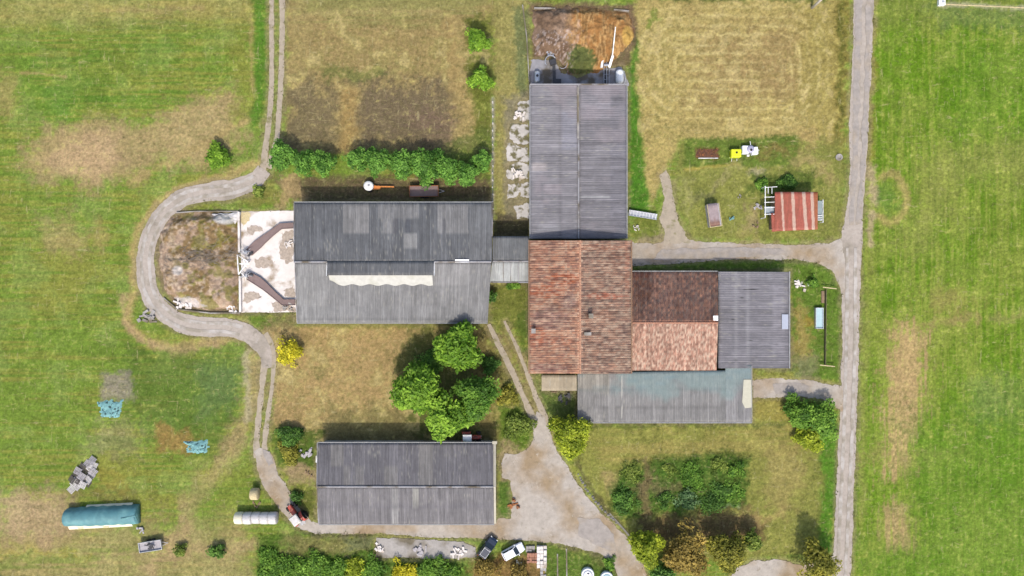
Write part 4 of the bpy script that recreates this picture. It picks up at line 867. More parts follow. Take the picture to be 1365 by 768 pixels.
# ------------------------------------------------------------------ trees and shrubs
LEAF = {'bright': (A(100, 150, 36), A(146, 180, 60)), 'mid': (A(88, 138, 42), A(130, 166, 62)), 'dark': (A(74, 118, 44), A(108, 146, 60)), 'lime': (A(138, 160, 34), A(178, 188, 56)),
        'yellow': (A(200, 194, 34), A(226, 216, 62)), 'olive': (A(126, 130, 44), A(168, 162, 66)), 'rusty': (A(140, 122, 56), A(182, 158, 80)), 'hedge': (A(80, 132, 44), A(124, 168, 70)), 'blue': (A(84, 126, 70), A(136, 164, 112)), 'weed': (A(112, 140, 50), A(146, 160, 72))}
def tree(name, label, px, py, rpx, h, key, group=None, leaf=.42, dens=1.0, trunk=True, sq=1.0, seed=None, cat=None, holes=.36, low=None):
    rpx = rpx*1.1; seed = int(px*7+py*13) if seed is None else seed
    rs = np.random.RandomState(seed); rad = rpx*S*(H-.6*h)/H
    p = W(px, py, .62*h); t = thing(name, label, cat or ('shrub' if not trunk else 'tree'), (p.x, p.y, 0), 0, group)
    c0, c1 = [np.array(q) for q in LEAF[key]]
    zl = low if low is not None else (.28*h if trunk else .02*h)           # bottom of the crown
    ch = h-zl
    # clump centres: dome-shaped crown, uneven, with gaps
    lob = 5+int(rad*.8); ang = rs.rand(lob)*6.28; lr = rs.uniform(.55, .8, lob)
    K = int(np.clip(26*rad*dens, 26, 170)); cen = []; 
    while len(cen) < K:
        q = rs.normal(size=3); q /= np.linalg.norm(q); q[2] = abs(q[2])*1.1-.25
        r = rs.uniform(.45, 1)**.6
        th = math.atan2(q[1], q[0]); edge = .78+.22*math.sin(th*3+seed)+.14*math.sin(th*7+seed*2.3)
        x, y, z = q[0]*r*rad*edge*.86, q[1]*r*rad*edge*.86*sq, zl+ch*(.32+.58*max(q[2], -.3)*r)
        if holes and vnoise(np.array([x*1.1/rad*2+seed]), np.array([y*1.1/rad*2]), 77)[0] < holes and rs.rand() < .8: continue
        cen.append((x, y, z))
    cen = np.array(cen); crad = rs.uniform(.16, .30, K)*rad*.95+leaf*.3
    n_each = np.clip((crad**2*(17/leaf**2)*dens*.55), 14, 260).astype(int)
    ci = np.repeat(np.arange(K), n_each); N = len(ci)
    d = rs.normal(size=(N, 3)); d /= np.linalg.norm(d, axis=1)[:, None]; d[:, 2] = np.where(d[:, 2] < -.35, -d[:, 2], d[:, 2])
    pos = cen[ci]+d*crad[ci][:, None]*rs.uniform(.55, 1.1, N)[:, None]*np.array([1, 1, .8]); pos[:, 2] = np.maximum(pos[:, 2], .05)
    nrm = d*.6+rs.normal(size=(N, 3))*.5+np.array([0, -.25, .9]); nrm /= np.linalg.norm(nrm, axis=1)[:, None]
    ta = np.cross(nrm, rs.normal(size=(N, 3))); ta /= np.linalg.norm(ta, axis=1)[:, None]; tb = np.cross(nrm, ta)
    sz = (leaf*rs.uniform(.5, 1.5, N))[:, None]
    V = np.stack([pos-ta*sz*.62, pos+tb*sz*.30-nrm*sz*.10, pos+ta*sz*.62, pos-tb*sz*.30-nrm*sz*.10], 1).reshape(-1, 3)
    Fc = np.arange(4*N).reshape(N, 4)
    cl = rs.rand(K)[ci]; kk = np.clip(cl*.9+rs.rand(N)*.4-.15, 0, 1)[:, None]; c = 1.65*(c0*(1-kk)+c1*kk)*(rs.uniform(.72, 1.2, N)*(.62+.68*cl))[:, None]
    np_mesh('crown' if trunk else 'foliage', V, Fc, M['leaf'], t, np.repeat(c, 4, axis=0))
    m = MB()
    if trunk:
        th = zl+ch*.35; r0 = .05*h**.5*1.1+.03*rad
        P = [Vector((0, 0, -.1)), Vector((.05*h*rs.normal()*.3, .05*h*rs.normal()*.3, th*.5)), Vector((0, 0, th))]; m.path(P, [r0*1.25, r0, r0*.75])
        for i in range(7):
            q = cen[rs.randint(K)]; s_ = P[1].lerp(P[2], rs.rand()); mid = s_.lerp(Vector(q), .5)+Vector((0, 0, .06*h)); m.path([s_, mid, Vector(q)], [r0*.55, r0*.35, r0*.12], 6)
        m.build('trunk', M['bark'], t, smooth=True)
    else:
        for i in range(6):
            q = Vector(cen[rs.randint(K)]); m.path([Vector((rs.normal()*.08, rs.normal()*.08, -.05)), q*.5+Vector((0, 0, .1)), q], [.045, .03, .012], 6)
        m.build('stem', M['bark'], t)
    return t
G1 = 'broadleaf trees clustered on the paddock'
tree('broadleaf_tree', 'round bright green tree standing north in the paddock cluster, just below the long barn', 611, 463, 33, 8.5, 'bright', G1, .48)
tree('broadleaf_tree', 'largest leafy tree on the west side of the paddock cluster, its edge over dry grass', 558, 521, 37, 9, 'bright', G1, .48)
tree('broadleaf_tree', 'darker green tree on the east side of the paddock cluster, nearest the wheel tracks', 635, 530, 30, 8, 'mid', G1, .46)
tree('broadleaf_tree', 'tree at the south of the paddock cluster, overhanging the tractor with the white cab roof', 595, 556, 33, 8.5, 'bright', G1, .46)
tree('shrub', 'low dark shrub added to stand in for shade between the paddock trees', 575, 482, 20, 2.2, 'dark', None, .35, trunk=False)  # added foliage: only shade lies between the crowns here
tree('shrub', 'low dark bush on the east of the paddock cluster beside the brown bare strip', 652, 488, 14, 2.0, 'dark', None, .32, trunk=False)
tree('shrub', 'brown green scrub between the darker paddock tree and the double wheel track', 676, 528, 16, 1.6, 'olive', None, .3, trunk=False, dens=.7)
tree('broadleaf_tree', 'yellow green tree beside the wheel tracks, below the small beige annex', 762, 581, 29, 5.5, 'lime', None, .42)
tree('shrub', 'broad lime green bush west of the wheel tracks, north of the gravel yard', 691, 570, 22, 1.8, 'weed', None, .32, trunk=False, dens=.6, holes=.45)
tree('shrub', 'bright yellow flowering bush beside the west track', 385, 467, 21, 2.6, 'yellow', None, .32, trunk=False, holes=.5, dens=.7)
tree('shrub', 'lone round yellow green bush on the west meadow inside the bend of the track', 289, 209, 19, 2.8, 'bright', None, .34, trunk=False)
tree('broadleaf_tree', 'upper of two small green trees on the edge of the north paddock', 636, 54, 18, 4.6, 'bright', 'two small trees north of the hedge', .38)
tree('broadleaf_tree', 'lower of two small green trees on the edge of the north paddock', 641, 107, 17, 4.4, 'bright', 'two small trees north of the hedge', .38)
G2 = 'hedge trees north of the long barn'
for px, py, r, lb in ((377, 207, 20, 'hedge tree at the west end, touching the bend of the gravel track'), (405, 215, 20, 'middle hedge tree of the short west group of three'), (431, 217, 17, 'hedge tree at the gap of straw grass, last of the west group'),
                      (474, 214, 17, 'hedge tree just east of the straw coloured gap'), (503, 214, 20, 'hedge tree above the white drum of the orange implement'), (534, 217, 21, 'hedge tree between the orange implement and the rusty trailer'),
                      (569, 219, 25, 'broadest hedge tree, overhanging the rusty trailer north of the barn'), (600, 226, 19, 'hedge tree just east of the rusty trailer'), (623, 232, 17, 'low hedge tree beside the dark shaded grass'), (641, 214, 15, 'hedge tree at the east end, nearest the pale post fence')):
    tree('hedge_tree', lb, px, py, r, 4.4 if r > 16 else 3.4, 'hedge', G2, .36)
G3 = 'bushes where the side lane meets the road'
tree('shrub', 'upper bush of the green clump south of the side lane by the main road', 1070, 551, 24, 3.4, 'mid', G3, .38, trunk=False)
tree('shrub', 'large bush at the roadside edge of the clump south of the side lane', 1096, 561, 27, 3.8, 'mid', G3, .4, trunk=False)
tree('shrub', 'lower yellowish bush of the clump south of the side lane', 1083, 583, 21, 3.0, 'lime', G3, .36, trunk=False)
G4 = 'trees along the bottom drive'
tree('broadleaf_tree', 'yellow green tree at the corner of the gravel yard and the orchard', 863, 732, 25, 5.4, 'lime', G4, .4)
tree('broadleaf_tree', 'big ochre olive tree with thin foliage at the foot of the orchard', 918, 737, 34, 6.6, 'rusty', G4, .4, dens=.75, holes=.36)
tree('broadleaf_tree', 'green olive tree beside the grey bottom drive', 974, 737, 29, 6, 'olive', G4, .4, dens=.9)
tree('broadleaf_tree', 'small green tree above the bottom drive, east of the olive one', 1004, 722, 15, 4.2, 'weed', G4, .36)
tree('broadleaf_tree', 'olive green tree beside the main road at the foot of the picture', 1091, 752, 29, 6.6, 'olive', G4, .4, dens=.8, holes=.3)
tree('broadleaf_tree', 'dark tree at the bottom between the ochre tree and the yard corner', 885, 768, 20, 4.4, 'dark', G4, .4)
G5 = 'shrubs along the bottom edge'
for px, py, r, h, key, lb in ((362, 747, 22, 1.9, 'mid', 'green shrub at the west end of the bottom shrub bed'), (392, 753, 24, 2.1, 'mid', 'green shrub second in the bed, south of the red tractor'), (424, 746, 20, 1.7, 'mid', 'darker shrub in the bottom bed below the barn corner'), (448, 757, 20, 1.9, 'mid', 'shrub in the bottom bed just west of the yellow one'),
                              (472, 752, 18, 2.4, 'lime', 'yellow green shrub in the west half of the bottom bed'), (500, 752, 20, 1.9, 'mid', 'green shrub at the west end of the concrete slab strip'), (537, 760, 20, 2.8, 'yellow', 'yellow shrub at the bottom edge below the slab strip'), (572, 757, 22, 2.1, 'mid', 'green shrub at the bottom below the middle of the slab strip'), (600, 757, 14, 2.2, 'mid', 'small green shrub beside the yellow brown earth'), (652, 763, 20, 3.4, 'rusty', 'brown olive shrub below the parked navy car'), (690, 766, 18, 2.8, 'rusty', 'brown shrub below the parked white car')):
    tree('shrub', lb, px, py+(7 if px < 640 else 0), r*1.1, h*.6, key, G5, .32, trunk=False, dens=.6, holes=.5)
tree('shrub', 'small round bush beside the grey flatbed cart', 239, 735, 10, 1.7, 'weed', 'two round bushes on the dry grass', .28, trunk=False, holes=0)
tree('shrub', 'slightly larger dark round bush on the dry grass, east of its smaller mate', 288, 736, 12, 2.0, 'dark', 'two round bushes on the dry grass', .28, trunk=False, holes=0)
G6 = 'bushes in the orchard garden'
for px, py, r, h, key, lb in ((984, 627, 12, 2.3, 'mid', 'round green bush at the east end of the garden bed'), (958, 622, 13, 1.2, 'weed', 'low pale green plant between the two upper garden bushes'), (918, 636, 20, 1.3, 'mid', 'wide bush in the upper row of the garden bed'), (893, 626, 10, 1.2, 'weed', 'low weedy plant at the upper left of the garden bed'), (834, 668, 20, 1.9, 'dark', 'dark spreading bush at the west end of the garden'), (842, 632, 15, 1.4, 'weed', 'low green bush beside the pale earth patch in the garden'),
                              (884, 668, 13, 1.7, 'dark', 'dark round bush beside the brown garden path'), (916, 666, 16, 1.6, 'blue', 'blue grey green bush in the lower garden row'), (952, 662, 24, 1.0, 'dark', 'low dark spreading plants east of the blue grey bush'), (980, 656, 17, .9, 'mid', 'low green plants at the south east of the garden bed')):
    tree('shrub', lb, px, py, r*1.12, h*.6, key, G6, .3, trunk=False, dens=.55, holes=.5)
G7 = 'scrub beside the west track'
tree('shrub', 'dark scrub bush beside the west track, above the pale junk frame', 384, 583, 18, 2.0, 'dark', G7, .3, trunk=False)
tree('shrub', 'brown green scrub next to the pale junk frame by the west track', 388, 604, 17, 1.4, 'olive', G7, .28, trunk=False, dens=.8)
tree('shrub', 'small scrub at the corner of the lower barn behind the red tractor', 396, 664, 10, 1.2, 'dark', G7, .28, trunk=False)
tree('climbing_plant', 'dark climbing plant at the corner of the passage roof over the courtyard', 656, 396, 8, 2.6, 'dark', None, .28, trunk=False, cat='plant')
tree('climbing_plant', 'green creeper along the north edge of the small courtyard', 684, 381, 10, 1.6, 'mid', None, .26, trunk=False, sq=.35, cat='plant')
tree('shrub', 'small scrub where the west track meets the concrete yard', 345, 255, 9, 1.0, 'weed', None, .28, trunk=False)
tree('shrub', 'low dark bush behind the red roofed shed', 1050, 243, 15, 1.2, 'dark', 'low bushes behind the red roofed shed', .28, trunk=False, sq=.6)
tree('shrub', 'low green bush beside the white pergola frame of the red roofed shed', 1016, 246, 11, 1.2, 'mid', 'low bushes behind the red roofed shed', .28, trunk=False, sq=.7)
tree('shrub', 'small shrub at the north end of the timber screen by the trough', 1084, 376, 9, 1.2, 'mid', None, .28, trunk=False)
tree('shrub', 'bush beside the round white tanks at the bottom', 815, 752, 10, 1.0, 'mid', None, .28, trunk=False)

# tall grass and weeds, uncountable
rs = np.random.RandomState(5)
N0 = 170000; qx = rs.uniform(-10, 1375, N0); qy = rs.uniform(-10, 778, N0)
hd, cc, hh = on_hard(qx, qy)
prob = np.clip((hh-.09)*4.5, .05, 1); prob = np.where(hd < 9, np.maximum(prob, .75), prob); prob = np.where(qx < 345, prob*.5, prob); prob = np.where(qx > 1168, prob*.6, prob)
kp = ((hd > .6) | ((hd > -1.6) & (rs.rand(N0) < .4))) & (rs.rand(N0) < prob); qx, qy, cc, hh, hd = qx[kp], qy[kp], cc[kp], hh[kp], hd[kp]; N = len(qx)
ht = (hh*.9+.03)*rs.uniform(.5, 1.4, N); bl = 3
b0 = np.stack([(qx-CX)*S, (CY-qy)*S, np.zeros(N)], -1)
Vs = []; Cs = []
for k in range(bl):
    th = rs.rand(N)*6.283; dx = np.stack([np.cos(th), np.sin(th), np.zeros(N)], -1); wv = np.stack([-np.sin(th), np.cos(th), np.zeros(N)], -1)*(.035+.04*rs.rand(N))[:, None]
    tip = b0+dx*(ht*rs.uniform(.5, 1.2, N))[:, None]+np.array([0, 0, 1])*ht[:, None]; base_ = b0+dx*.04
    Vs.append(np.stack([base_-wv, base_+wv, tip], 1)); cv = np.clip(cc*rs.uniform(.75, 1.3, N)[:, None]*np.array([1.0, 1.03, .9]), 0, 1); Cs.append(np.repeat(cv[:, None], 3, 1))
V = np.concatenate(Vs).reshape(-1, 3); Cc = np.concatenate(Cs).reshape(-1, 3)
o = np_mesh('tall_grass', V, np.arange(len(V)).reshape(-1, 3), M['leaf'], None, Cc, nper=3); tag(o, 'tall tufty grass and weeds scattered over the fields and verges', 'grass', kind='stuff')

# ------------------------------------------------------------------ heaps
def heap(name, label, cat, outline, height, colf, seed, lump=.42, st=1.2):
    P = np.array(outline, float); x = np.arange(P[:, 0].min()-2, P[:, 0].max()+2, st); y = np.arange(P[:, 1].min()-2, P[:, 1].max()+2, st)
    Xh, Yh = np.meshgrid(x, y); d = -sd_poly(Xh+(fbm(Xh/9, Yh/9, seed+3, 3)-.5)*8, Yh+(fbm(Xh/9, Yh/9, seed+5, 3)-.5)*8, outline)
    e = sstep(0, 16, d); z = e*height*(.35+1.0*fbm(Xh/22, Yh/22, seed, 4))+e**.4*(fbm(Xh/5, Yh/5, seed+1, 4)-.35)*lump+e**.3*(fbm(Xh/1.8, Yh/1.8, seed+2, 2)-.5)*lump*.35
    z = np.where(d < 0, -.3, z); c = colf(Xh, Yh, d)
    ctr = P.mean(0); t0 = W(ctr[0], ctr[1])
    V = np.stack([(Xh-CX)*S-t0.x, (CY-Yh)*S-t0.y, z], -1).reshape(-1, 3); n2, n1 = Xh.shape; I = np.arange(n1*n2).reshape(n2, n1)
    Fc = np.stack([I[1:, :-1], I[1:, 1:], I[:-1, 1:], I[:-1, :-1]], -1).reshape(-1, 4); dd = d.reshape(-1)
    Fc = Fc[(dd[Fc] > -1.5).any(1)]
    o = np_mesh(name, V, Fc, M['heap'], None, c.reshape(-1, 3), True); o.location = t0
    return tag(o, label, cat)
def westc(x, y, d):
    n = fbm(x/16, y/16, 411, 4); n2 = fbm(x/4, y/4, 415, 4); st = fbm(x/16+y/40, y/2.2, 419, 3)
    c = mix3(A(178, 154, 132), A(146, 122, 86), sstep(.42, .6, n+(x-262)/500)); c = mix3(A(196, 180, 160), A(0, 0, 0), np.ones_like(n))*0+c
    k = (sstep(.52, .7, n2)*.6)[..., None]; c = c*(1-k)+A(196, 178, 156)*k
    k = (sstep(.50, .62, fbm(x/11, y/11, 423, 3))*sstep(225, 250, x)*.7)[..., None]; c = c*(1-k)+A(128, 124, 58)*k
    k = (sstep(.5, .7, st)*sstep(330, 338, y)*sstep(352, 344, y)*.6)[..., None]; c = c*(1-k)+A(108, 96, 84)*k
    k = sstep(1.1, .4, ((x-303)/16)**2+((y-292)/9)**2)[..., None]*.8; c = c*(1-k)+A(224, 220, 214)*k
    k = sstep(1.2, .4, ((x-241)/8)**2+((y-361)/7)**2)[..., None]*.8; c = c*(1-k)+A(206, 200, 194)*k
    k = (sstep(1.2, .5, ((x-250)/24)**2+((y-405)/10)**2+(n2-.5)*2)*.75)[..., None]; c = c*(1-k)+A(214, 206, 204)*k
    return c*1.2*(.76+.48*n2)[..., None]
heap('manure_heap', 'brown overgrown manure heap inside the loop road, west of the pale concrete yard', 'heap', [(226, 290), (262, 281), (319, 283), (319, 414), (280, 414), (246, 408), (218, 385), (211, 350), (214, 312)], 1.3, westc, 431)
def northc(x, y, d):
    n = fbm(x/14, y/14, 441, 4); n2 = fbm(x/3.5, y/3.5, 445, 4); fl = fbm(x/4, y/14, 449, 4)
    c = mix3(A(132, 108, 88), A(160, 134, 112), sstep(.4, .62, n)); c = c+0
    k = (sstep(752, 775, x+(n-.5)*30)*sstep(846, 838, x))[..., None]; og = mix3(A(180, 132, 80), A(208, 168, 112), sstep(.4, .62, fl)); c = c*(1-k)+og*k
    k = (sstep(.56, .68, fl)*sstep(750, 770, x)*.7)[..., None]; c = c*(1-k)+A(124, 84, 44)*k
    k = (sstep(.5, .62, fbm(x/5, y/9, 453, 3))*sstep(790, 770, x)*sstep(735, 750, x)*.6)[..., None]; c = c*(1-k)+A(206, 176, 150)*k
    k = (sstep(22, 10, y+(n-.5)*16)*.8)[..., None]; c = c*(1-k)+A(108, 92, 74)*k
    k = (sstep(1.15, .6, ((x-774)/20)**2+((y-82)/20)**2+(n2-.5)*1.2)*.9)[..., None]; c = c*(1-k)+A(98, 114, 62)*k
    k = (sstep(1, .4, ((x-836)/10)**2+((y-50)/14)**2)*.7)[..., None]; c = c*(1-k)+A(214, 178, 96)*k
    k = (sstep(.58, .66, fbm(x/1.8, y/3, 457, 3))*sstep(768, 755, x)*sstep(40, 48, y)*.8)[..., None]; c = c*(1-k)+A(196, 178, 168)*k
    return c*1.05*(.62+.75*n2)[..., None]
heap('silage_heap', 'orange brown silage heap with a grey brown west half, beyond the upright barn', 'heap', [(709, 12), (740, 9), (790, 8), (838, 18), (848, 38), (842, 56), (824, 76), (812, 92), (794, 100), (760, 101), (750, 90), (742, 76), (710, 76)], 1.5, northc, 461)

rs = np.random.RandomState(77); m = MB()
for i in range(150):
    x = 272+rs.normal()*24; y = 342+rs.normal()*7-(x-272)*.04; p = W(x, y); a = rs.normal()*.45+.1; L_ = rs.uniform(.6, 2.4); z = .55+rs.uniform(.9, 1.7)*max(.45, 1-abs(x-285)/75)
    m.tube((p.x, p.y, z), (p.x+L_*math.cos(a), p.y+L_*math.sin(a), z+rs.uniform(-.25, .25)), .045, .02, 5, False)
o = m.build('brushwood', mat('grey twigs', A(150, 138, 124), var=.4, scale=2)); c_ = W(272, 342)
for v in o.data.vertices: v.co -= c_
o.location = c_; tag(o, 'bank of grey brown brushwood across the middle of the manure heap', 'brushwood')
# ------------------------------------------------------------------ yard machinery beside the heaps
def strip(m, pts, wds, z0, z1):
    """flat-bottomed channel along survey points"""
    C = [W(*p) for p in pts]; L = []; Rr = []
    for i, p in enumerate(C):
        d = (C[min(i+1, len(C)-1)]-C[max(i-1, 0)]).normalized(); nn = Vector((-d.y, d.x, 0))*wds[i]/2; L.append(p+nn); Rr.append(p-nn)
    rings = [[Vector((L[i].x, L[i].y, z0)), Vector((Rr[i].x, Rr[i].y, z0)), Vector((Rr[i].x, Rr[i].y, z1)), Vector((L[i].x, L[i].y, z1))] for i in range(len(C))]
    m.loft(rings); return L, Rr
for up, pts in ((True, [(392, 301), (375, 302), (362, 312), (352, 320), (345, 326), (333, 337)]), (False, [(394, 403), (378, 403), (364, 391), (354, 382), (345, 375), (333, 368)])):
    t = thing('manure_conveyor', 'brown manure conveyor on the concrete yard, the %s' % ('northern of the pair' if up else 'southern of the pair'), 'conveyor', W(*pts[2]), 0, 'manure conveyors on the concrete yard')
    m = MB(); L, Rr = strip(m, pts, [.95, .95, 1.0, 1.25, 1.5, 1.35], .12, .42); m.build('trough', M['belt'], t, world=True)
    m = MB()
    for sd in (L, Rr):
        for i in range(len(sd)-1): m.beam(Vector((sd[i].x, sd[i].y, .46)), Vector((sd[i+1].x, sd[i+1].y, .46)), .08, .12)
    m.build('side_rail', M['belt'], t, world=True)
    m = MB()
    for p in pts[1:-1:2]: q = W(*p); m.box((q.x, q.y, .08), (.3, 1.0, .14))
    m.build('foot', M['steel'], t, world=True)
    ex, ey = pts[-1]; q = W(ex, ey); m = MB(); rs2 = random.Random(ex+ey)
    for i in range(4): a = i*1.57+.5; m.beam((q.x+.9*math.cos(a)-.4, q.y+.7*math.sin(a), .05), (q.x-.4, q.y, 1.5), .08, .08)
    for i in range(8): a = rs2.uniform(0, 6.28); zz = rs2.uniform(.4, 1.4); m.beam((q.x-.4, q.y, zz), (q.x-.4+1.1*math.cos(a), q.y+.9*math.sin(a), zz+rs2.uniform(-.3, .3)), .07, .07)
    m.box((q.x-.3, q.y, 1.0), (.5, .45, .5)); m.build('drive_frame', M['zinc'], t, world=True)
    m = MB(); d = W(pts[-2][0], pts[-2][1])-q; m.box((q.x+.3, q.y+(-.25 if up else .3), .55), (1.0, .35, .3), rz=math.atan2(d.y, d.x)); m.build('drive_shaft', M['darkmetal'], t, world=True)
t = thing('pump_frame', 'white pipe frame between the ends of the two brown conveyors', 'frame', W(327, 352))
m = MB()
for a, b_ in (((319, 340), (333, 349)), ((333, 349), (321, 366)), ((319, 340), (321, 366)), ((326, 344), (331, 356)), ((322, 352), (335, 352))):
    p, q = W(*a), W(*b_); m.beam((p.x, p.y, .9), (q.x, q.y, 1.0), .16, .12)
m.build('rail', M['white'], t, world=True)
m = MB()
for a in ((319, 340), (333, 349), (321, 366)): p = W(*a); m.box((p.x, p.y, .45), (.12, .12, .9))
m.build('leg', M['steel'], t, world=True)
def lowwall(name, label, cat, runs, ht, th, mt):
    m = MB()
    for a, b_ in runs: p, q = W(*a), W(*b_); m.beam((p.x, p.y, ht/2-.02), (q.x, q.y, ht/2-.02), th, ht)
    p = W(*runs[0][0]); t = m.build(name, M[mt]); 
    for v in t.data.vertices: v.co -= Vector((p.x, p.y, 0))
    t.location = (p.x, p.y, 0); return tag(t, label, cat)
lowwall('kerb_wall', 'low white wall between the manure heap and the concrete yard', 'wall', [((320, 283), (320.5, 336)), ((321.5, 368), (322, 416))], .7, .35, 'concrete')
lowwall('kerb_wall', 'low white kerb along the south and west of the manure heap', 'wall', [((219, 397), (237, 412)), ((237, 412.4), (282, 417.5)), ((282, 417.5), (321, 417.2)), ((229, 366), (237, 384))], .4, .2, 'concrete_dirty')
lowwall('kerb_wall', 'thin white kerb along the north side of the manure heap', 'wall', [((236, 284), (262, 282)), ((262, 282), (320, 282))], .4, .15, 'concrete_dirty')
lowwall('kerb_wall', 'thin pale wall running north from the corner of the upright barn past the orange heap', 'wall', [((696.5, 8), (702, 50)), ((702, 50), (705.5, 112))], .6, .16, 'concrete_dirty')
lowwall('kerb_wall', 'pale broken kerb across the top of the orange heap', 'wall', [((712, 12), (740, 12.5)), ((818, 14), (838, 16))], .5, .2, 'concrete_dirty')
# north conveyors
t = thing('slurry_conveyor', 'twin rail conveyor with a long white boom reaching up over the orange heap', 'conveyor', W(807, 95))
m = MB(); q = W(804, 95); 
for x in (804.5, 808, 811.5): p0, p1 = W(x, 84), W(x, 113); m.beam((p0.x, p0.y, .5), (p1.x, p1.y, .5), .13, .2)
for y in (86, 93, 100, 107): p0, p1 = W(804.5, y), W(811.5, y); m.beam((p0.x, p0.y, .4), (p1.x, p1.y, .4), .1, .08); m.box((p0.x, p0.y, .2), (.1, .1, .4)); m.box((p1.x, p1.y, .2), (.1, .1, .4))
m.build('rail', M['steel'], t, world=True)
m = MB(); p0, p1 = W(812, 90, .9), W(817, 74, 1.6); m.beam(p0, p1, .42, .3); p0, p1 = W(805, 87, 1.0), W(815, 86.5, 1.0); m.beam(p0, p1, .3, .2); m.build('head', M['zinc'], t, .02, world=True)
m = MB(); m.tube(W(816, 78, 1.5), W(820.5, 36, 3.2), .11, .08); m.build('boom', M['white'], t, world=True)
m = MB(); p0, p1 = W(803, 76), W(801, 92); m.beam((p0.x, p0.y, .9), (p1.x, p1.y, .7), .35, .5); m.build('chute', M['white'], t, world=True)
m = MB(); m.box(W(806.3, 103, .33), (.55, 2.4, .06)); m.build('belt', M['darkmetal'], t, world=True)
t = thing('scraper_head', 'dark scraper machine with grey hoops on the concrete apron west of the weedy patch', 'machine', W(737, 95))
m = MB(); p0, p1 = W(739, 113), W(738, 84); m.beam((p0.x, p0.y, .3), (p1.x, p1.y, .5), .5, .35); m.box(W(743, 109, .3), (1.3, .9, .4)); m.box(W(737, 83, .7), (1.1, .9, .6), rz=.3); m.build('channel', M['darkmetal'], t, .03, world=True)
m = MB(); c = W(734, 82, .9)
for i in range(10):
    a = -.6+i*.32; m.beam((c.x+.95*math.cos(a+1.2), c.y+1.0*math.sin(a+1.2), .9), (c.x+.95*math.cos(a+1.52), c.y+1.0*math.sin(a+1.52), .95), .12, .2)
c = W(750, 84, .6)
for i in range(8):
    a = -2.2+i*.4; m.beam((c.x+.8*math.cos(a), c.y+.95*math.sin(a), .5), (c.x+.8*math.cos(a+.4), c.y+.95*math.sin(a+.4), .5), .07, .1)
m.build('hoop', M['zinc'], t, world=True)
t = thing('slurry_tank', 'grey oval tank lying on the concrete apron by the barn corner', 'tank', W(716, 104))
m = MB(); m.lathe([(.05, -1.0), (.42, -.95), (.5, -.7), (.5, .7), (.42, .95), (.05, 1.0)], (0, 0, .55), axis='Y'); m.build('shell', M['zinc'], t, smooth=True)
m = MB(); m.lathe([(.05, 0), (.22, 0), (.22, .12), (.05, .14)], (0, .1, 1.02), 14); m.build('lid', M['darkmetal'], t)
m = MB(); m.box((0, -.6, .1), (.7, .15, .2)); m.box((0, .6, .1), (.7, .15, .2)); m.build('cradle', M['steel'], t)
t = thing('water_bowser', 'pale rounded tank on the apron beside the twin rail conveyor', 'tank', W(825, 104))
m = MB(); m.lathe([(.05, -1.2), (.5, -1.1), (.68, -.75), (.68, .8), (.5, 1.1), (.05, 1.2)], (0, 0, .75), axis='Y'); m.build('shell', M['white'], t, smooth=True)
m = MB(); m.path([Vector((.9, -1.2, .1)), Vector((1.05, -.2, .9)), Vector((.8, .9, .8)), Vector((.2, 1.1, .9))], [.05]*4); m.build('hose', M['zinc'], t)
m = MB(); m.box((0, -.7, .1), (.9, .15, .2)); m.box((0, .7, .1), (.9, .15, .2)); m.build('cradle', M['steel'], t)
# feed auger east of north barn
t = thing('feed_auger', 'pale grey ribbed feed trough sticking out from the east side of the upright barn', 'trough', W(856, 287), R(-9))
m = MB(); m.box((0, 0, .55), (4.9, .95, .12)); m.box((0, .46, .7), (4.9, .08, .28)); m.box((0, -.46, .7), (4.9, .08, .28)); m.build('trough', M['zinc'], t)
m = MB()
for i in range(9): m.box((-2.2+i*.55, 0, .80), (.07, .98, .07))
m.build('cross_bar', M['white'], t)
m = MB()
for x in (-2, 0, 2): m.box((x, .4, .25), (.08, .08, .5)); m.box((x, -.4, .25), (.08, .08, .5))
m.build('leg', M['steel'], t)
def junk(name, label, cat, px, py, mt, sz, seed, n=7, group=None):
    rs2 = random.Random(seed); m = MB()
    for i in range(n):
        m.box((rs2.uniform(-.5, .5)*sz, rs2.uniform(-.5, .5)*sz*.8, .12+.13*i/n*2), (rs2.uniform(.3, .9)*sz*.6, rs2.uniform(.15, .4)*sz*.6, rs2.uniform(.08, .3)), rz=rs2.uniform(0, 3))
    o = m.build(name, M[mt], None, .015); o.location = W(px, py); return tag(o, label, cat, group)
junk('block_pile', 'small white block pile beside the grey feed trough', 'blocks', 848, 304, 'concrete', 1.0, 3)
junk('scrap_frame', 'pale blue junk frame in the weeds north-west of the lower barn', 'scrap', 408, 602, 'wood_grey', 1.9, 4, 10)
junk('plough', 'rusty orange implement at the edge of the gravel yard east of the lower barn', 'implement', 685, 671, 'rust', 1.8, 9, 10)
junk('branch_pile', 'pale cut branches lying on the grass beside the square grey shed', 'branches', 1068, 381, 'concrete', 2.2, 12, 9)
junk('stone_pile', 'whitish stones along the outside of the loop road bend', 'stones', 196, 421, 'concrete_dirty', 2.6, 15, 14)
junk('rubble_pile', 'white rubble at the south-west edge of the manure heap', 'rubble', 247, 405, 'concrete', 2.6, 16, 14)
junk('rubble_pile', 'white broken stones on the manure heap beside the concrete kerb', 'rubble', 309, 413, 'concrete', 1.6, 17, 9)
junk('scrap_frame', 'pale junk on the grass between the grey hut and the red roofed shed', 'scrap', 975, 292, 'net', 1.1, 18, 6)
junk('scrap_frame', 'dark junk under the lean-to corner beside the beige annex', 'scrap', 752, 531, 'darkmetal', 1.9, 19, 8)

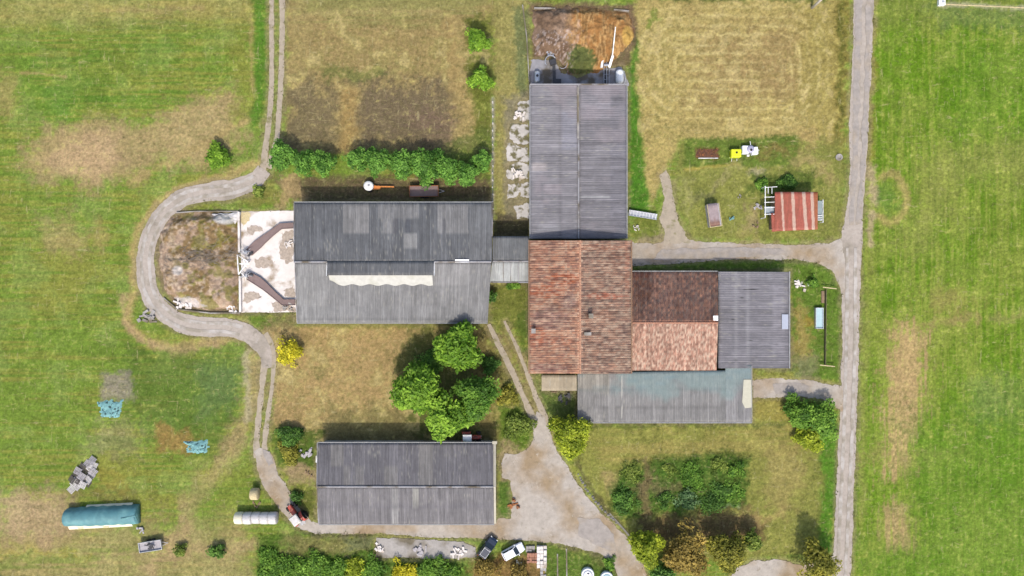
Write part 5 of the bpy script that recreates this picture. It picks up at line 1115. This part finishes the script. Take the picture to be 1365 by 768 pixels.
# ------------------------------------------------------------------ vehicles
def wheel(parent, x, y, r, wd, rim='zinc'):
    m = MB(); m.lathe([(r*.62, -wd/2), (r*.94, -wd/2), (r, -wd*.3), (r, wd*.3), (r*.94, wd/2), (r*.62, wd/2)], (x, y, r), 20, 'Y'); wv = m.build('wheel', M['dark'], parent)
    m = MB(); m.lathe([(.05, -wd*.42), (r*.6, -wd*.40), (r*.6, wd*.40), (.05, wd*.42)], (x, y, r), 16, 'Y'); m.build('rim', M[rim], wv)
def rr_ring(x, hw, z0, z1, c=.12):
    return [Vector((x, a, b)) for a, b in ((-hw+c, z0), (hw-c, z0), (hw, z0+c), (hw, z1-c*1.4), (hw-c*1.2, z1), (-hw+c*1.2, z1), (-hw, z1-c*1.4), (-hw, z0+c))]
def car(label, px, py, rz, paint, L=4.2, wd=1.74, rails=None, roofmat=None, tall=1.56):
    t = thing('parked_car', label, 'car', W(px, py), rz); k = L/4.2; hw = wd/2
    m = MB(); st = [(-2.08, .78, .42, .86), (-1.98, .96, .32, 1.0), (-1.3, 1.0, .26, 1.02), (.4, 1.0, .26, 1.0), (1.0, .99, .26, .98), (1.7, .95, .28, .88), (2.0, .86, .34, .74), (2.1, .72, .44, .64)]
    m.loft([rr_ring(x*k, hw*f, z0, z1) for x, f, z0, z1 in st]); m.build('body', M[paint], t, smooth=False, bevel=.03)
    zb, zt = .99, tall-.06; B = [(-1.92*k, hw*.90), (.98*k, hw*.90)]; T = [(-1.62*k, hw*.74), (.22*k, hw*.72)]
    bl, br_, fl, fr = Vector((B[0][0], B[0][1], zb)), Vector((B[0][0], -B[0][1], zb)), Vector((B[1][0], B[1][1], zb)), Vector((B[1][0], -B[1][1], zb))
    tl, tr, ul, ur = Vector((T[0][0], T[0][1], zt)), Vector((T[0][0], -T[0][1], zt)), Vector((T[1][0], T[1][1], zt)), Vector((T[1][0], -T[1][1], zt))
    def pane(nm, a, b_, c, d):
        n = (b_-a).cross(d-a).normalized(); q = MB(); cc_ = (a+b_+c+d)/4
        pts = [p+(cc_-p)*.04 for p in (a, b_, c, d)]; q.add(pts+[p-n*.03 for p in pts], [(0, 1, 2, 3), (7, 6, 5, 4), (0, 4, 5, 1), (1, 5, 6, 2), (2, 6, 7, 3), (3, 7, 4, 0)]); q.build(nm, M['glass'], t)
    pane('windscreen', fr, fl, ul, ur); pane('rear_window', bl, br_, tr, tl); pane('side_window', fl, bl, tl, ul); pane('side_window', br_, fr, ur, tr)
    m = MB()
    for a, b_ in ((fl, ul), (fr, ur), (bl, tl), (br_, tr)): m.beam(a, b_, .09, .07)
    for s in (1, -1): m.beam((-.4*k, s*B[0][1], zb), (-.5*k, s*T[0][1], zt), .1, .05)
    m.build('pillar', M[paint], t)
    m = MB(); m.loft([[Vector((x, a*y, z)) for x, y in ((T[0][0]-.06, 1), (T[1][0]+.05, 1), (T[1][0]+.05, -1), (T[0][0]-.06, -1)) for a in (hw*wf,)] for wf, z in ((.77, zt-.02), (.75, zt+.04), (.64, zt+.075))]); rf = m.build('roof', M[roofmat or paint], t, .02)
    if rails:
        m = MB()
        for s in (1, -1): m.tube((T[0][0]+.05, s*hw*.66, zt+.13), (T[1][0]-.1, s*hw*.66, zt+.13), .03)
        for x in (T[0][0]+.15, T[1][0]-.25): m.tube((x, -hw*.66, zt+.14), (x, hw*.66, zt+.14), .03)
        m.build('roof_rack', M[rails], t)
    for x in (1.32*k, -1.28*k):
        for s in (1, -1): wheel(t, x, s*(hw-.12), .32, .22)
    for s in (1, -1):
        m = MB(); m.box((2.0*k, s*hw*.62, .66), (.16, .34, .14), rz=-s*.3); m.build('headlight', M['lamp'], t, .02)
        m = MB(); m.box((-2.03*k, s*hw*.70, .82), (.12, .24, .2)); m.build('tail_light', M['tail'], t, .02)
        m = MB(); m.box((.75*k, s*(hw+.09), 1.05), (.14, .22, .14)); m.build('wing_mirror', M[paint], t, .03)
    m = MB(); m.box((2.08*k, 0, .48), (.08, wd*.5, .12)); m.build('grille', M['darkmetal'], t)
    return t
car('dark navy car with a roof rack parked on the earth south-east of the lower barn', 650.3, 728, R(54), 'carnavy', 4.0, 1.76, 'zinc', None, 1.6)
car('white hatchback car parked beside the dark navy one', 684, 733, R(28), 'carwhite', 4.0, 1.72, None, None, 1.52)
def tractor(label, px, py, rz, roofc, bonnet, sc=1.0, canopy=True, extra=True):
    t = thing('tractor', label, 'tractor', W(px, py), rz); t.scale = (sc, sc, sc)
    m = MB(); m.loft([rr_ring(.35, .36, .75, 1.40, .08), rr_ring(1.2, .34, .72, 1.34, .08), rr_ring(1.85, .30, .70, 1.22, .08), rr_ring(1.95, .24, .74, 1.12, .08)]); m.build('bonnet', M[bonnet], t, .02)
    m = MB(); m.box((.4, 0, .62), (3.0, .42, .4)); m.box((1.5, 0, .5), (.25, 1.2, .16)); m.box((-.6, 0, .78), (.3, 1.3, .24)); m.build('chassis', M['darkmetal'], t)
    for s in (1, -1):
        wheel(t, -.62, s*.78, .74, .42, 'zinc'); wheel(t, 1.45, s*.68, .42, .26, 'zinc')
        m = MB(); 
        for i in range(6):
            a = .35+i*.42; m.beam((-.62+.82*math.cos(a), s*.74, .74+.82*math.sin(a)), (-.62+.82*math.cos(a+.42), s*.74, .74+.82*math.sin(a+.42)), .46, .04)
        m.build('mudguard', M[bonnet], t)
        m = MB(); m.box((1.9, s*.18, 1.08), (.1, .14, .12)); m.build('headlight', M['lamp'], t)
    m = MB()
    for x in (-1.1, .3):
        for s in (1, -1): m.beam((x, s*.58, 1.2), (x*.92, s*.58, 2.24), .07, .07)
    m.build('cab_frame', M['darkmetal'], t)
    m = MB(); m.loft([[Vector((x, y, z)) for x, y in ((-1.15*f, -.66*f), (.36*f, -.66*f), (.36*f, .66*f), (-1.15*f, .66*f))] for f, z in ((.98, 2.22), (1, 2.27), (1, 2.33), (.80, 2.42))]); m.build('cab_roof', M[roofc], t, .03)
    m = MB(); m.box((-.6, 0, 1.15), (.45, .48, .14)); m.box((-.82, 0, 1.42), (.1, .46, .45)); m.build('seat', M['dark'], t, .03)
    m = MB(); m.lathe([(.17, -.02), (.21, -.02), (.21, .02), (.17, .02)], (-.12, 0, 1.5), 16); m.tube((-.12, 0, 1.5), (.25, 0, 1.2), .025); m.build('steering_wheel', M['dark'], t)
    m = MB(); m.tube((.95, .2, 1.3), (.95, .2, 2.1), .05); m.build('exhaust', M['darkmetal'], t)
    if extra:
        m = MB(); m.box((-1.5, 0, .55), (.5, .9, .12)); m.beam((-1.2, .3, .6), (-1.9, .2, .5), .08, .08); m.beam((-1.2, -.3, .6), (-1.9, -.2, .5), .08, .08); m.build('hitch', M['steel'], t)
    return t
tractor('red tractor with a pale cab roof standing at the west corner of the lower barn', 397.5, 684.5, R(126), 'wrap', 'red', 1.12)
tractor('small tractor with square white cab roof and red bonnet, under the paddock trees', 627, 581, 0, 'white', 'red', 1.0, extra=False)
t = thing('hay_tedder', 'dark implement with a ringed wheel standing behind the red tractor', 'implement', W(408, 685), R(-50))
m = MB(); m.lathe([(.42, -.1), (.6, -.1), (.6, .1), (.42, .1)], (0, .2, .6), 18, 'Y'); m.build('wheel', M['dark'], t)
m = MB(); m.lathe([(.05, -.07), (.4, -.06), (.4, .06), (.05, .07)], (0, .2, .6), 14, 'Y'); m.build('rim', M['white'], t)
m = MB(); m.beam((-1.1, -.1, .5), (.9, -.1, .55), .12, .12)
for i in range(6): m.beam((-1.0+i*.35, -.1, .5), (-1.1+i*.35, -.8, .12), .04, .04)
m.build('frame', M['rust'], t)
def trailer(name, label, px, py, rz, L, wd, bedz, side, mt, loadmt=None, sidemt=None, cat='trailer', load=None):
    t = thing(name, label, cat, W(px, py), rz)
    m = MB(); m.box((0, 0, bedz), (L, wd, .1)); m.build('bed', M[loadmt or mt], t)
    m = MB()
    for s in (1, -1): m.box((0, s*(wd/2-.03), bedz+.05+side/2), (L, .06, side))
    for s in (1, -1): m.box((s*(L/2-.03), 0, bedz+.05+side/2), (.06, wd-.12, side))
    m.build('side_board', M[sidemt or mt], t)
    for x in (-.35, .35) if L > 3 else (0,):
        for s in (1, -1): wheel(t, x*1.1, s*(wd/2+.06), .33, .2, 'steel')
    m = MB(); m.beam((L/2, .3, bedz-.12), (L/2+1.0, 0, bedz-.15), .08, .08); m.beam((L/2, -.3, bedz-.12), (L/2+1.0, 0, bedz-.15), .08, .08); m.tube((L/2+.85, 0, 0), (L/2+.85, 0, bedz), .03); m.build('drawbar', M['steel'], t)
    if load: load(t)
    return t
def ld(t):
    m = MB(); rs2 = random.Random(8)
    for i in range(8): m.box((rs2.uniform(-.6, 1.2), rs2.uniform(-.4, .4), 1.0+.04*i), (rs2.uniform(.3, .9), rs2.uniform(.1, .4), .1), rz=rs2.uniform(0, 3))
    m.build('liner', M['darkmetal'], t)
trailer('flatbed_cart', 'grey flatbed cart with dark clutter, standing on the grass south-east of the teal cover', 204, 725.5, R(9), 3.9, 1.7, .75, .3, 'wood_grey', 'wood_grey', 'zinc', 'cart', ld)
trailer('farm_trailer', 'rusty open farm trailer under the hedge north of the long barn', 566, 256, R(1), 5.0, 1.9, .8, .35, 'wood', 'belt', 'rust')
t = thing('slurry_spreader', 'orange drawbar implement with a round whitish drum, north of the long barn', 'implement', W(493, 249))
m = MB(); m.lathe([(.05, .35), (.6, .35), (.82, .55), (.85, 1.2), (.7, 1.4), (.25, 1.5), (.05, 1.5)], (0, 0, 0), 22); m.build('drum', M['white'], t, smooth=True)
m = MB(); m.beam((.6, -.05, .6), (4.3, -.1, .55), .2, .16); m.beam((.7, .1, .5), (1.9, -.35, .5), .35, .2); m.box((1.1, -.2, .45), (1.2, .7, .12)); m.build('drawbar', M['orange'], t)
m = MB(); m.lathe([(.05, 0), (.2, 0), (.2, .1), (.05, .12)], (.1, 0, 1.5), 12); m.build('lid', M['steel'], t)
for s in (1, -1): wheel(t, .1, s*.85, .36, .2, 'steel')

# grey hut, north-east garden
t = thing('small_hut', 'small hut with a pale sheet roof rusting at its south end, beside the garden path', 'hut', W(949, 288), R(8))
m = MB(); m.box((0, 0, .7), (2.0, 3.8, 1.4)); m.build('wall', M['wood_grey'], t)
def hutc(u, v, px, py, seed):
    c = np.tile(A(182, 164, 164), (len(u), 1))*(.8+.4*fbm(u/.5, v/.5, 821, 4))[:, None]; k = (sstep(291, 297, py+(fbm(px/3, py/3, 823, 3)-.5)*8)*.8)[:, None]; return c*(1-k)+A(138, 92, 66)*k
o = roof('roof', None, 'redroof', *px4(943, 272, 1.62, 956, 270.5, 1.62, 960, 300, 1.45, 947, 302.5, 1.45), .2, .012, hutc, seed=22)
bpy.context.view_layer.update(); o.parent = t; o.matrix_parent_inverse = t.matrix_world.inverted()
m = MB(); m.box((0, -1.98, 1.52), (2.15, .1, .1)); m.box((1.03, 0, 1.6), (.08, 4.0, .08)); m.box((-1.03, 0, 1.6), (.08, 4.0, .08)); m.build('trim', M['hay'], t)
m = MB(); m.box((0, -1.92, .65), (.8, .06, 1.2)); d = m.build('door', M['wood'], t); m = MB(); m.box((.3, -1.97, .7), (.05, .05, .12)); m.build('handle', M['steel'], d)
# yellow and white tanks
t = thing('sprayer_tank', 'bright yellow square plastic tank with a black lid, on the garden plot', 'tank', W(978.5, 206))
m = MB(); m.box((0, 0, .75), (1.75, 1.4, 1.1)); m.build('tank', M['yellow'], t, .12)
m = MB(); m.lathe([(.02, 0), (.17, 0), (.17, .1), (.02, .12)], (.05, .08, 1.3), 14); m.build('lid', M['dark'], t)
m = MB()
for x in (-.8, .8):
    for y in (-.6, .6): m.box((x, y, .1), (.12, .12, .2))
m.tube((-.5, -.75, .3), (-.5, -1.25, .25), .04); m.tube((.4, -.75, .3), (.4, -1.2, .25), .04); m.build('outlet_pipe', M['white'], t)
t = thing('sprayer_tank', 'white tank cluster with a bluish drum and a dark cap, touching the yellow tank', 'tank', W(997, 201.5))
m = MB(); m.box((-.75, .05, .6), (1.1, 1.4, 1.0)); m.box((.9, -.1, .5), (1.1, 1.3, .9), rz=.1); m.build('tank', M['carwhite'], t, .1)
m = MB(); m.lathe([(.05, 0), (.6, .02), (.66, .25), (.66, 1.0), (.5, 1.2), (.05, 1.25)], (.1, .15, .1), 20); m.build('drum', mat('lavender plastic', A(206, 204, 228), rough=.4, var=.05), t, smooth=True)
m = MB(); m.lathe([(.02, 0), (.2, 0), (.2, .1), (.02, .12)], (.12, -.05, 1.34), 14); m.build('lid', M['dark'], t)
m = MB(); m.tube((.1, .8, 1.1), (.0, 1.5, 1.1), .05); m.tube((-1.2, -.5, .4), (-1.9, -.3, .4), .04); m.tube((1.4, .3, .5), (1.75, .0, .5), .07); m.box((-.1, -.85, .3), (.35, .3, .5)); m.box((1.4, -.3, .35), (.35, .6, .5)); m.build('pipe', M['white'], t, .02)
t = thing('raised_bed', 'brown raised garden bed edged with a white board', 'bed', W(942, 205))
m = MB(); m.box((0, 0, .1), (4.0, 1.5, .2)); m.build('soil', mat('bed soil', A(122, 82, 60), var=.5, scale=4, bump=.8), t)
m = MB(); m.box((.2, -.82, .16), (3.4, .1, .32)); m.build('board', M['white'], t)
m = MB(); rs2 = random.Random(31)
for i in range(26): x = rs2.uniform(-1.9, 1.9); y = rs2.uniform(-.7, .7); a = rs2.uniform(0, 3); m.beam((x, y, .22), (x+.35*math.cos(a), y+.35*math.sin(a), .4), .05, .05)
m.build('stalks', M['rust'], t)

# ------------------------------------------------------------------ covered stack, tarpaulins, bales, pallets
t = thing('covered_stack', 'long stack under a teal tarpaulin with a cream hem, on the west meadow', 'stack', W(140, 686), R(2.5))
L = 12.4; m = MB(); rings = []; rs2 = random.Random(4)
for i in range(33):
    x = -L/2+L*i/32; ring = []; w0 = 1.62+.05*math.sin(i*1.3)+rs2.uniform(-.03, .03)-(.28*(1-i/10) if i < 10 else 0)*.5
    for k in range(13):
        a = math.pi*k/12; ring.append(Vector((x, w0*math.cos(a)*(1 if abs(math.cos(a)) < .93 else 1.0), .3+1.75*math.sin(a)**.7+rs2.uniform(-.03, .03)*math.sin(a))))
    ring += [Vector((x, -w0, .12)), Vector((x, w0, .12))]; rings.append(ring)
m.loft(rings); m.build('tarpaulin', M['teal'], t, smooth=True)
m = MB(); m.loft([[Vector((x, y, z)) for x, y, z in ((-L/2, -1.55, .6), (-L/2, -2.3, .14), (-L/2, -2.3, .02), (-L/2, -1.5, .02))], [Vector((x, y, z)) for x, y, z in ((L/2-1.4, -1.55, .6), (L/2-1.4, -2.2, .14), (L/2-1.4, -2.2, .02), (L/2-1.4, -1.5, .02))]])
m.loft([[Vector((x, y, z)) for x, y, z in ((-3, 1.55, .5), (-3, 1.85, .12), (-3, 1.85, .02), (-3, 1.5, .02))], [Vector((x, y, z)) for x, y, z in ((5.0, 1.6, .5), (5.0, 1.9, .12), (5.0, 1.9, .02), (5.0, 1.5, .02))]]); m.build('hem', M['cream'], t)
m = MB(); m.add([(L/2-2.3, -.2, 2.09), (L/2+.05, 1.5, .75), (L/2+.12, .2, 1.9), (L/2+.05, -1.5, .8), (L/2-1.9, -1.35, 1.25), (L/2-2.3, -.2, 2.0), (L/2+.05, 1.5, .65), (L/2+.12, .2, 1.8), (L/2+.05, -1.5, .7), (L/2-1.9, -1.35, 1.15)], [(0, 4, 3, 2), (0, 2, 1), (5, 7, 8, 9), (5, 6, 7), (0, 5, 9, 4), (4, 9, 8, 3), (3, 8, 7, 2), (2, 7, 6, 1), (1, 6, 5, 0)]); m.v = [q+Vector((0, 0, .16)) for q in m.v]; m.build('folded_flap', mat('pale teal fold', A(112, 168, 172), rough=.5, var=.2), t)
m = MB(); m.box((-4.1, -2.06, .2), (.9, .16, .3)); m.box((.2, -2.04, .2), (1.0, .16, .3)); m.build('weight', M['hay'], t)
def tarp(label, px, py, rx, ry, seed, h=.5, mt='net', z0=0):
    n = 22; rs2 = np.random.RandomState(seed); V = []; F_ = []
    g = np.linspace(-1, 1, n); Xg, Yg = np.meshgrid(g, g); e = 1-np.maximum(np.abs(Xg), np.abs(Yg))
    z = .04+h*sstep(0, .6, e)*fbm(Xg*2+5, Yg*2+5, seed, 3)+.22*(fbm(Xg*7+9, Yg*7+9, seed+2, 3)-.4)*sstep(0, .15, e)
    jx = Xg*rx*(1+.3*(fbm(Yg*1.5+3, Xg*1.5, seed+4, 3)-.5)*2-.25*Yg*0)*(1+.22*Yg); jy = Yg*ry*(1+.35*(fbm(Xg*1.5+8, Yg, seed+6, 3)-.5)*2)
    V = np.stack([jx, jy, np.maximum(z, .03)], -1).reshape(-1, 3); I = np.arange(n*n).reshape(n, n); Fq = np.stack([I[:-1, :-1], I[:-1, 1:], I[1:, 1:], I[1:, :-1]], -1).reshape(-1, 4)
    o = np_mesh('tarpaulin', V, Fq, M[mt], None, None, False); o.location = W(px, py)+Vector((0, 0, z0)); s_ = o.modifiers.new('thick', 'SOLIDIFY'); s_.thickness = .02; return tag(o, label, 'tarpaulin')
tarp('crumpled turquoise tarpaulin on the west meadow below a bare grey patch', 147, 546, 2.0, 1.8, 5)
tarp('faded turquoise tarpaulin beside an orange earth patch, nearer the west track', 263, 595, 2.1, 1.2, 6)
tarp('white plastic sheet lying at the north-east corner of the manure heap', 303, 292, 2.0, .95, 8, .4, 'wrap', .35)
for i, (x, lb, mt) in enumerate([(318.5, 'cream tinted wrapped bale at the west end of the white row', 'cream'), (330, 'white wrapped bale, second from the west in the row', 'wrap'), (341.5, 'white wrapped bale in the middle of the row', 'wrap'), (352.5, 'white wrapped bale, second from the east in the row', 'wrap'), (363.5, 'wrapped bale at the east end of the white row, nearest the track', 'wrap')]):
    m = MB(); r = 1.02+.02*math.sin(i*2.1); m.lathe([(.05, -.72), (r*.86, -.72), (r*.97, -.62), (r, -.4), (r*1.01, 0), (r, .4), (r*.97, .62), (r*.86, .72), (.05, .72)], (0, 0, 1.0), 24, 'X'); o = m.build('wrapped_bale', M[mt], None, smooth=True)
    p = W(x, 691, 1.2); o.location = (p.x, p.y+.03*math.sin(i*4), -.03); tag(o, lb, 'bale', 'wrapped bales in a row')
m = MB(); m.lathe([(.05, -.65), (.9, -.65), (1.0, -.52), (1.02, 0), (1.0, .52), (.9, .65), (.05, .65)], (0, 0, .98), 24, 'X'); o = m.build('hay_bale', M['hay'], None, smooth=True); p = W(339, 659, 1.2); o.location = (p.x, p.y, -.02); tag(o, 'single beige round hay bale north of the row of white wrapped ones', 'bale')
junk('timber_scrap', 'dark scrap timber beside the single beige round bale', 'scrap', 342, 672, 'wood', 1.2, 21, 6)
junk('timber_scrap', 'short scrap boards at the corner of the teal covered stack', 'scrap', 187, 707, 'wood_grey', 1.3, 22, 6)
def pallet(label, px, py, rz, lift=0, tilt=0):
    t = thing('pallet', label, 'pallet', W(px, py)+Vector((0, 0, lift)), rz, 'grey pallets heaped on the meadow'); t.rotation_euler = (tilt, tilt*.6, rz)
    m = MB()
    for i in range(6): m.box((-.52+i*.208, 0, .13), (.11 if i % 2 else .15, 1.2, .022))
    m.build('deck', M[random.choice(('wood_grey', 'wood_grey', 'pale_wood', 'pale_wood', 'dark_wood'))], t)
    m = MB()
    for y in (-.5, 0, .5): m.box((0, y, .07), (1.15, .1, .09)); m.box((0, y, .012), (1.15, .12, .02))
    m.build('bearer', M['dark_wood'], t)  # bearers darkened so the gaps between slats carry painted shade
random.seed(12)
spot = [('pale tilted pallet at the south-west tip of the heap, almost white', 96, 652), ('pallet lying low beside the white tip of the heap', 101, 643), ('pallet on the west edge of the heap, leaning over', 104, 632), ('pallet at the centre of the heap, on top', 112, 634), ('pallet on the east edge of the heap, facing the yellow grass', 122, 634), ('pallet on the north-west edge of the heap', 111, 622), ('northernmost pallet of the heap, set apart', 125, 613), ('pallet under the top one in the heap', 109, 640), ('pallet wedged at the north-east of the heap', 122, 624), ('pallet at the south-east of the heap near the bare soil', 118, 643)]
rest = [(106, 627), (99, 638), (116, 628), (118, 618), (127, 620), (113, 645), (104, 648), (107, 636), (120, 639), (127, 628)]
for i, (lb, x, y) in enumerate(spot+[('grey pallet jumbled among the others inside the heap', a, b_) for a, b_ in rest]):
    pallet(lb, x, y, R(52+random.choice((0, 90))+random.uniform(-14, 14)), .05+.17*(i % 4), R(random.uniform(-20, 20)))
# screens and trough east
t = thing('timber_screen', 'long thin timber screen wall standing on the grass strip by the main road', 'fence', W(1099, 436))
m = MB(); p0, p1 = W(1099, 386), W(1098, 486); m.beam((p0.x, p0.y, .45), (p1.x, p1.y, .45), .10, .7); m.build('panel', mat('mossy boards', A(124, 120, 84), var=.4, scale=2), t, world=True)
m = MB()
for y in (386, 406, 426, 446, 466, 486): p = W(1098.5, y); m = MB(); m.box((p.x+.11, p.y, .5), (.10, .10, 1.0)); m.build('post', M['wood'], t, world=True)
for a, b_ in ((W(1090, 486), W(1110, 488)), (W(1094, 383), W(1112, 385))): m = MB(); m.beam((a.x, a.y, .84), (b_.x, b_.y, .84), .16, .08); m.build('end_beam', M['hay'], t, world=True)
t = thing('cattle_trough', 'narrow trough full of pale blue water beside the timber screen', 'trough', W(1090, 424))
m = MB(); m.box((0, 0, .12), (1.35, 3.6, .24)); m.box((.63, 0, .45), (.1, 3.6, .7)); m.box((-.63, 0, .45), (.1, 3.6, .7)); m.box((0, 1.75, .45), (1.15, .1, .7)); m.box((0, -1.75, .45), (1.15, .1, .7)); m.build('tub', M['zinc'], t)
m = MB(); m.box((0, 0, .60), (1.15, 3.39, .03)); m.build('water', M['water'], t)
o = lowwall('timber_wall', 'brown timber board laid along the north end of the screen, by the pale beam', 'boards', [((1096, 388), (1096, 404))], .35, .5, 'wood')
# masonry corner, bottom
def blockstack(label, px, py, nx_, ny_, nz, mt, group, seed, d=(.55, .4, .22)):
    rs2 = random.Random(seed); m = MB()
    for k in range(nz):
        for i in range(nx_):
            for j in range(ny_):
                if k == nz-1 and rs2.random() < .35: continue
                m.box(((i-(nx_-1)/2)*d[0]*1.05+rs2.uniform(-.03, .03), (j-(ny_-1)/2)*d[1]*1.06+rs2.uniform(-.03, .03), d[2]*(k+.5)), (d[0]*.96, d[1]*.95, d[2]*.97), rz=rs2.uniform(-.06, .06))
    o = m.build('brick_stack', M[mt], None, .012); o.location = W(px, py); return tag(o, label, 'bricks', group)
blockstack('stack of pale concrete blocks at the east end of the building materials', 722, 741, 3, 6, 3, 'concrete', 'building materials by the cars', 41, (.55, .6, .25))
blockstack('stack of red bricks beside the white car', 709, 742, 4, 4, 4, 'brick', 'building materials by the cars', 42, (.42, .42, .2))
blockstack('low stack of sandy blocks behind the red bricks', 707, 731, 3, 2, 2, 'concrete_dirty', 'building materials by the cars', 43, (.5, .5, .22))
blockstack('small cream block stack between the white car and the brown shrub', 692, 748, 2, 2, 2, 'cream', 'building materials by the cars', 44, (.5, .5, .22))
blockstack('grey blocks at the bottom edge south of the pale stack', 724, 760, 2, 4, 2, 'block', 'building materials by the cars', 45, (.5, .55, .22))
lowwall('garden_wall', 'western of two thin pale kerbs on the grass by the building materials', 'kerb', [((743, 738), (743.5, 800))], .25, .22, 'concrete_dirty')
lowwall('garden_wall', 'eastern of two thin pale kerbs on the grass, nearer the round tanks', 'kerb', [((755, 731), (756, 800))], .25, .22, 'concrete_dirty')
for x, y, lb in ((783.5, 766, 'round pale blue lidded tank at the bottom edge of the picture'), (809, 771, 'round whitish tank ring cut by the bottom edge, nearer the yard')):
    t = thing('water_tank', lb, 'tank', W(x, y, .8)*1.0, 0, 'round tanks at the bottom edge'); t.location.z = 0
    m = MB(); m.lathe([(.05, 0), (1.05, 0), (1.08, .05), (1.08, .85), (1.0, .92), (.86, .92), (.84, .8), (.05, .8)], (0, 0, 0), 28); m.build('tub', M['carwhite'], t, smooth=False)
    m = MB(); m.lathe([(.05, .83), (.82, .83), (.6, .95), (.05, 1.0)], (0, 0, 0), 24); m.build('lid', M['zinc'] if x < 800 else M['water'], t)
    m = MB(); m.tube((-.2, .2, .95), (.25, .2, 1.15), .06); m.build('valve', M['darkmetal'], t)
# fence, poles, pipe
t = thing('post_fence', 'line of pale posts with wire running down the strip west of the upright barn', 'fence', W(657, 220))
for i in range(18):
    p = W(657+math.sin(i*3.1)*.5, 138+i*9.4); m = MB(); m.tube((p.x, p.y, 0), (p.x+.03*math.sin(i), p.y, 1.15), .11, .09, 8); m.build('post', M['concrete'], t, world=True)
m = MB()
for z in (.4, .75, 1.05): a, b_ = W(657, 138), W(657, 298); m.tube((a.x, a.y, z), (b_.x, b_.y, z), .012, n=5)
m.build('wire', M['steel'], t, world=True)
t = thing('utility_pole', 'pale concrete utility pole at the top of the hay field', 'pole', W(1082, 11))
m = MB(); m.tube((0, 0, -.2), (0, 0, 9.5), .24, .15, 12); m.build('shaft', M['concrete'], t, smooth=True)
m = MB(); m.box((0, 0, 9.1), (2.2, .12, .14)); cr = m.build('crossarm', M['zinc'], t)
m = MB()
for x in (-.95, 0, .95): m.lathe([(.03, 0), (.07, .03), (.05, .1), (.07, .14), (.02, .2)], (x, 0, 9.17), 10)
m.build('insulator', M['white'], cr)
t = thing('irrigation_hydrant', 'white concrete hydrant box at the end of a pale pipe in the right hand field', 'hydrant', W(1253, 5))
m = MB(); m.box((0, 0, .35), (1.1, 1.0, .7)); m.build('box', M['white'], t, .05)
m = MB(); m.lathe([(.03, 0), (.16, 0), (.16, .22), (.03, .25)], (.1, 0, .7), 14); m.build('valve', M['zinc'], t)
m = MB(); a, b_ = W(1258, 6), W(1420, 13); m.tube((a.x, a.y, .09), (b_.x, b_.y, .09), .08); o = m.build('irrigation_pipe', M['hay']); tag(o, 'pale irrigation pipe lying along the top of the right hand field', 'pipe')
t = thing('manhole', 'round concrete culvert ring on the verge near the main road', 'culvert', W(1118, 210))
m = MB(); m.lathe([(.35, 0), (.6, 0), (.6, .25), (.35, .25), (.33, .1)], (0, 0, 0), 20); m.build('ring', M['concrete_dirty'], t)
for args in (('board_pile', 'weathered boards leaning by the white pergola of the red roofed shed', 'boards', 1010, 276, 'wood_grey', 1.3, 51, 6), ('board_pile', 'loose boards on bare earth west of the red roofed shed', 'boards', 1006, 300, 'wood', 1.0, 52, 5),
             ('scrap_frame', 'small pale scrap on the grass in the middle of the garden plot', 'scrap', 985, 262, 'concrete_dirty', .8, 53, 4), ('board_pile', 'planks on the ground by the west end wall of the lower barn', 'boards', 412, 632, 'wood', 1.1, 54, 5),
             ('stone_pile', 'pale rubble on the concrete slab strip, at its west end', 'stones', 508, 729, 'concrete', 1.8, 55, 12), ('stone_pile', 'pale rubble on the concrete slab strip, at its east end', 'stones', 612, 735, 'concrete', 2.2, 56, 14), ('board_pile', 'grey planks lying along the middle of the slab strip', 'boards', 560, 733, 'wood_grey', 2.2, 57, 8),
             ('scrap_frame', 'dark scrap metal between the machines and the silage heap', 'scrap', 733, 70, 'zinc', 1.4, 58, 9), ('stone_pile', 'white broken concrete on the strip west of the upright barn', 'stones', 690, 232, 'concrete', 2.0, 59, 12), ('stone_pile', 'white concrete lumps near the top of the strip west of the upright barn', 'stones', 692, 156, 'concrete', 2.0, 60, 12),
             ('scrap_frame', 'pale scrap on the concrete yard close to the barn end', 'scrap', 384, 326, 'concrete', 1.6, 61, 10), ('scrap_frame', 'scrap at the foot of the concrete yard beside the barn corner', 'scrap', 383, 410, 'concrete_dirty', 1.6, 62, 9)):
    junk(*args)
# edging stones along the yard
random.seed(3); C = smooth_pts([(771, 632), (784, 655), (800, 675), (815, 690), (836, 712)], 4.2)
for i, c in enumerate(C[:20]):
    m = MB(); r = random.uniform(.16, .32); m.lathe([(.02, -.05), (r, .0), (r*.95, r*.5), (r*.5, r*.9), (.02, r)], (0, 0, 0), 9); o = m.build('stone', M['stone'], None)
    for v in o.data.vertices: v.co += Vector((random.uniform(-.05, .05), random.uniform(-.05, .05), random.uniform(-.03, .03)))
    p = W(c[0]+random.uniform(-1.5, 1.5), c[1]+random.uniform(-1, 1)); o.location = p; tag(o, 'grey field stone in the line edging the orchard side of the gravel yard', 'stone', 'stones edging the gravel yard')
o = lowwall('stone_kerb', 'dark stone kerb along the diagonal orchard edge of the gravel yard', 'kerb', [((812, 684), (832, 706)), ((832, 706), (845, 722))], .2, .3, 'stone')
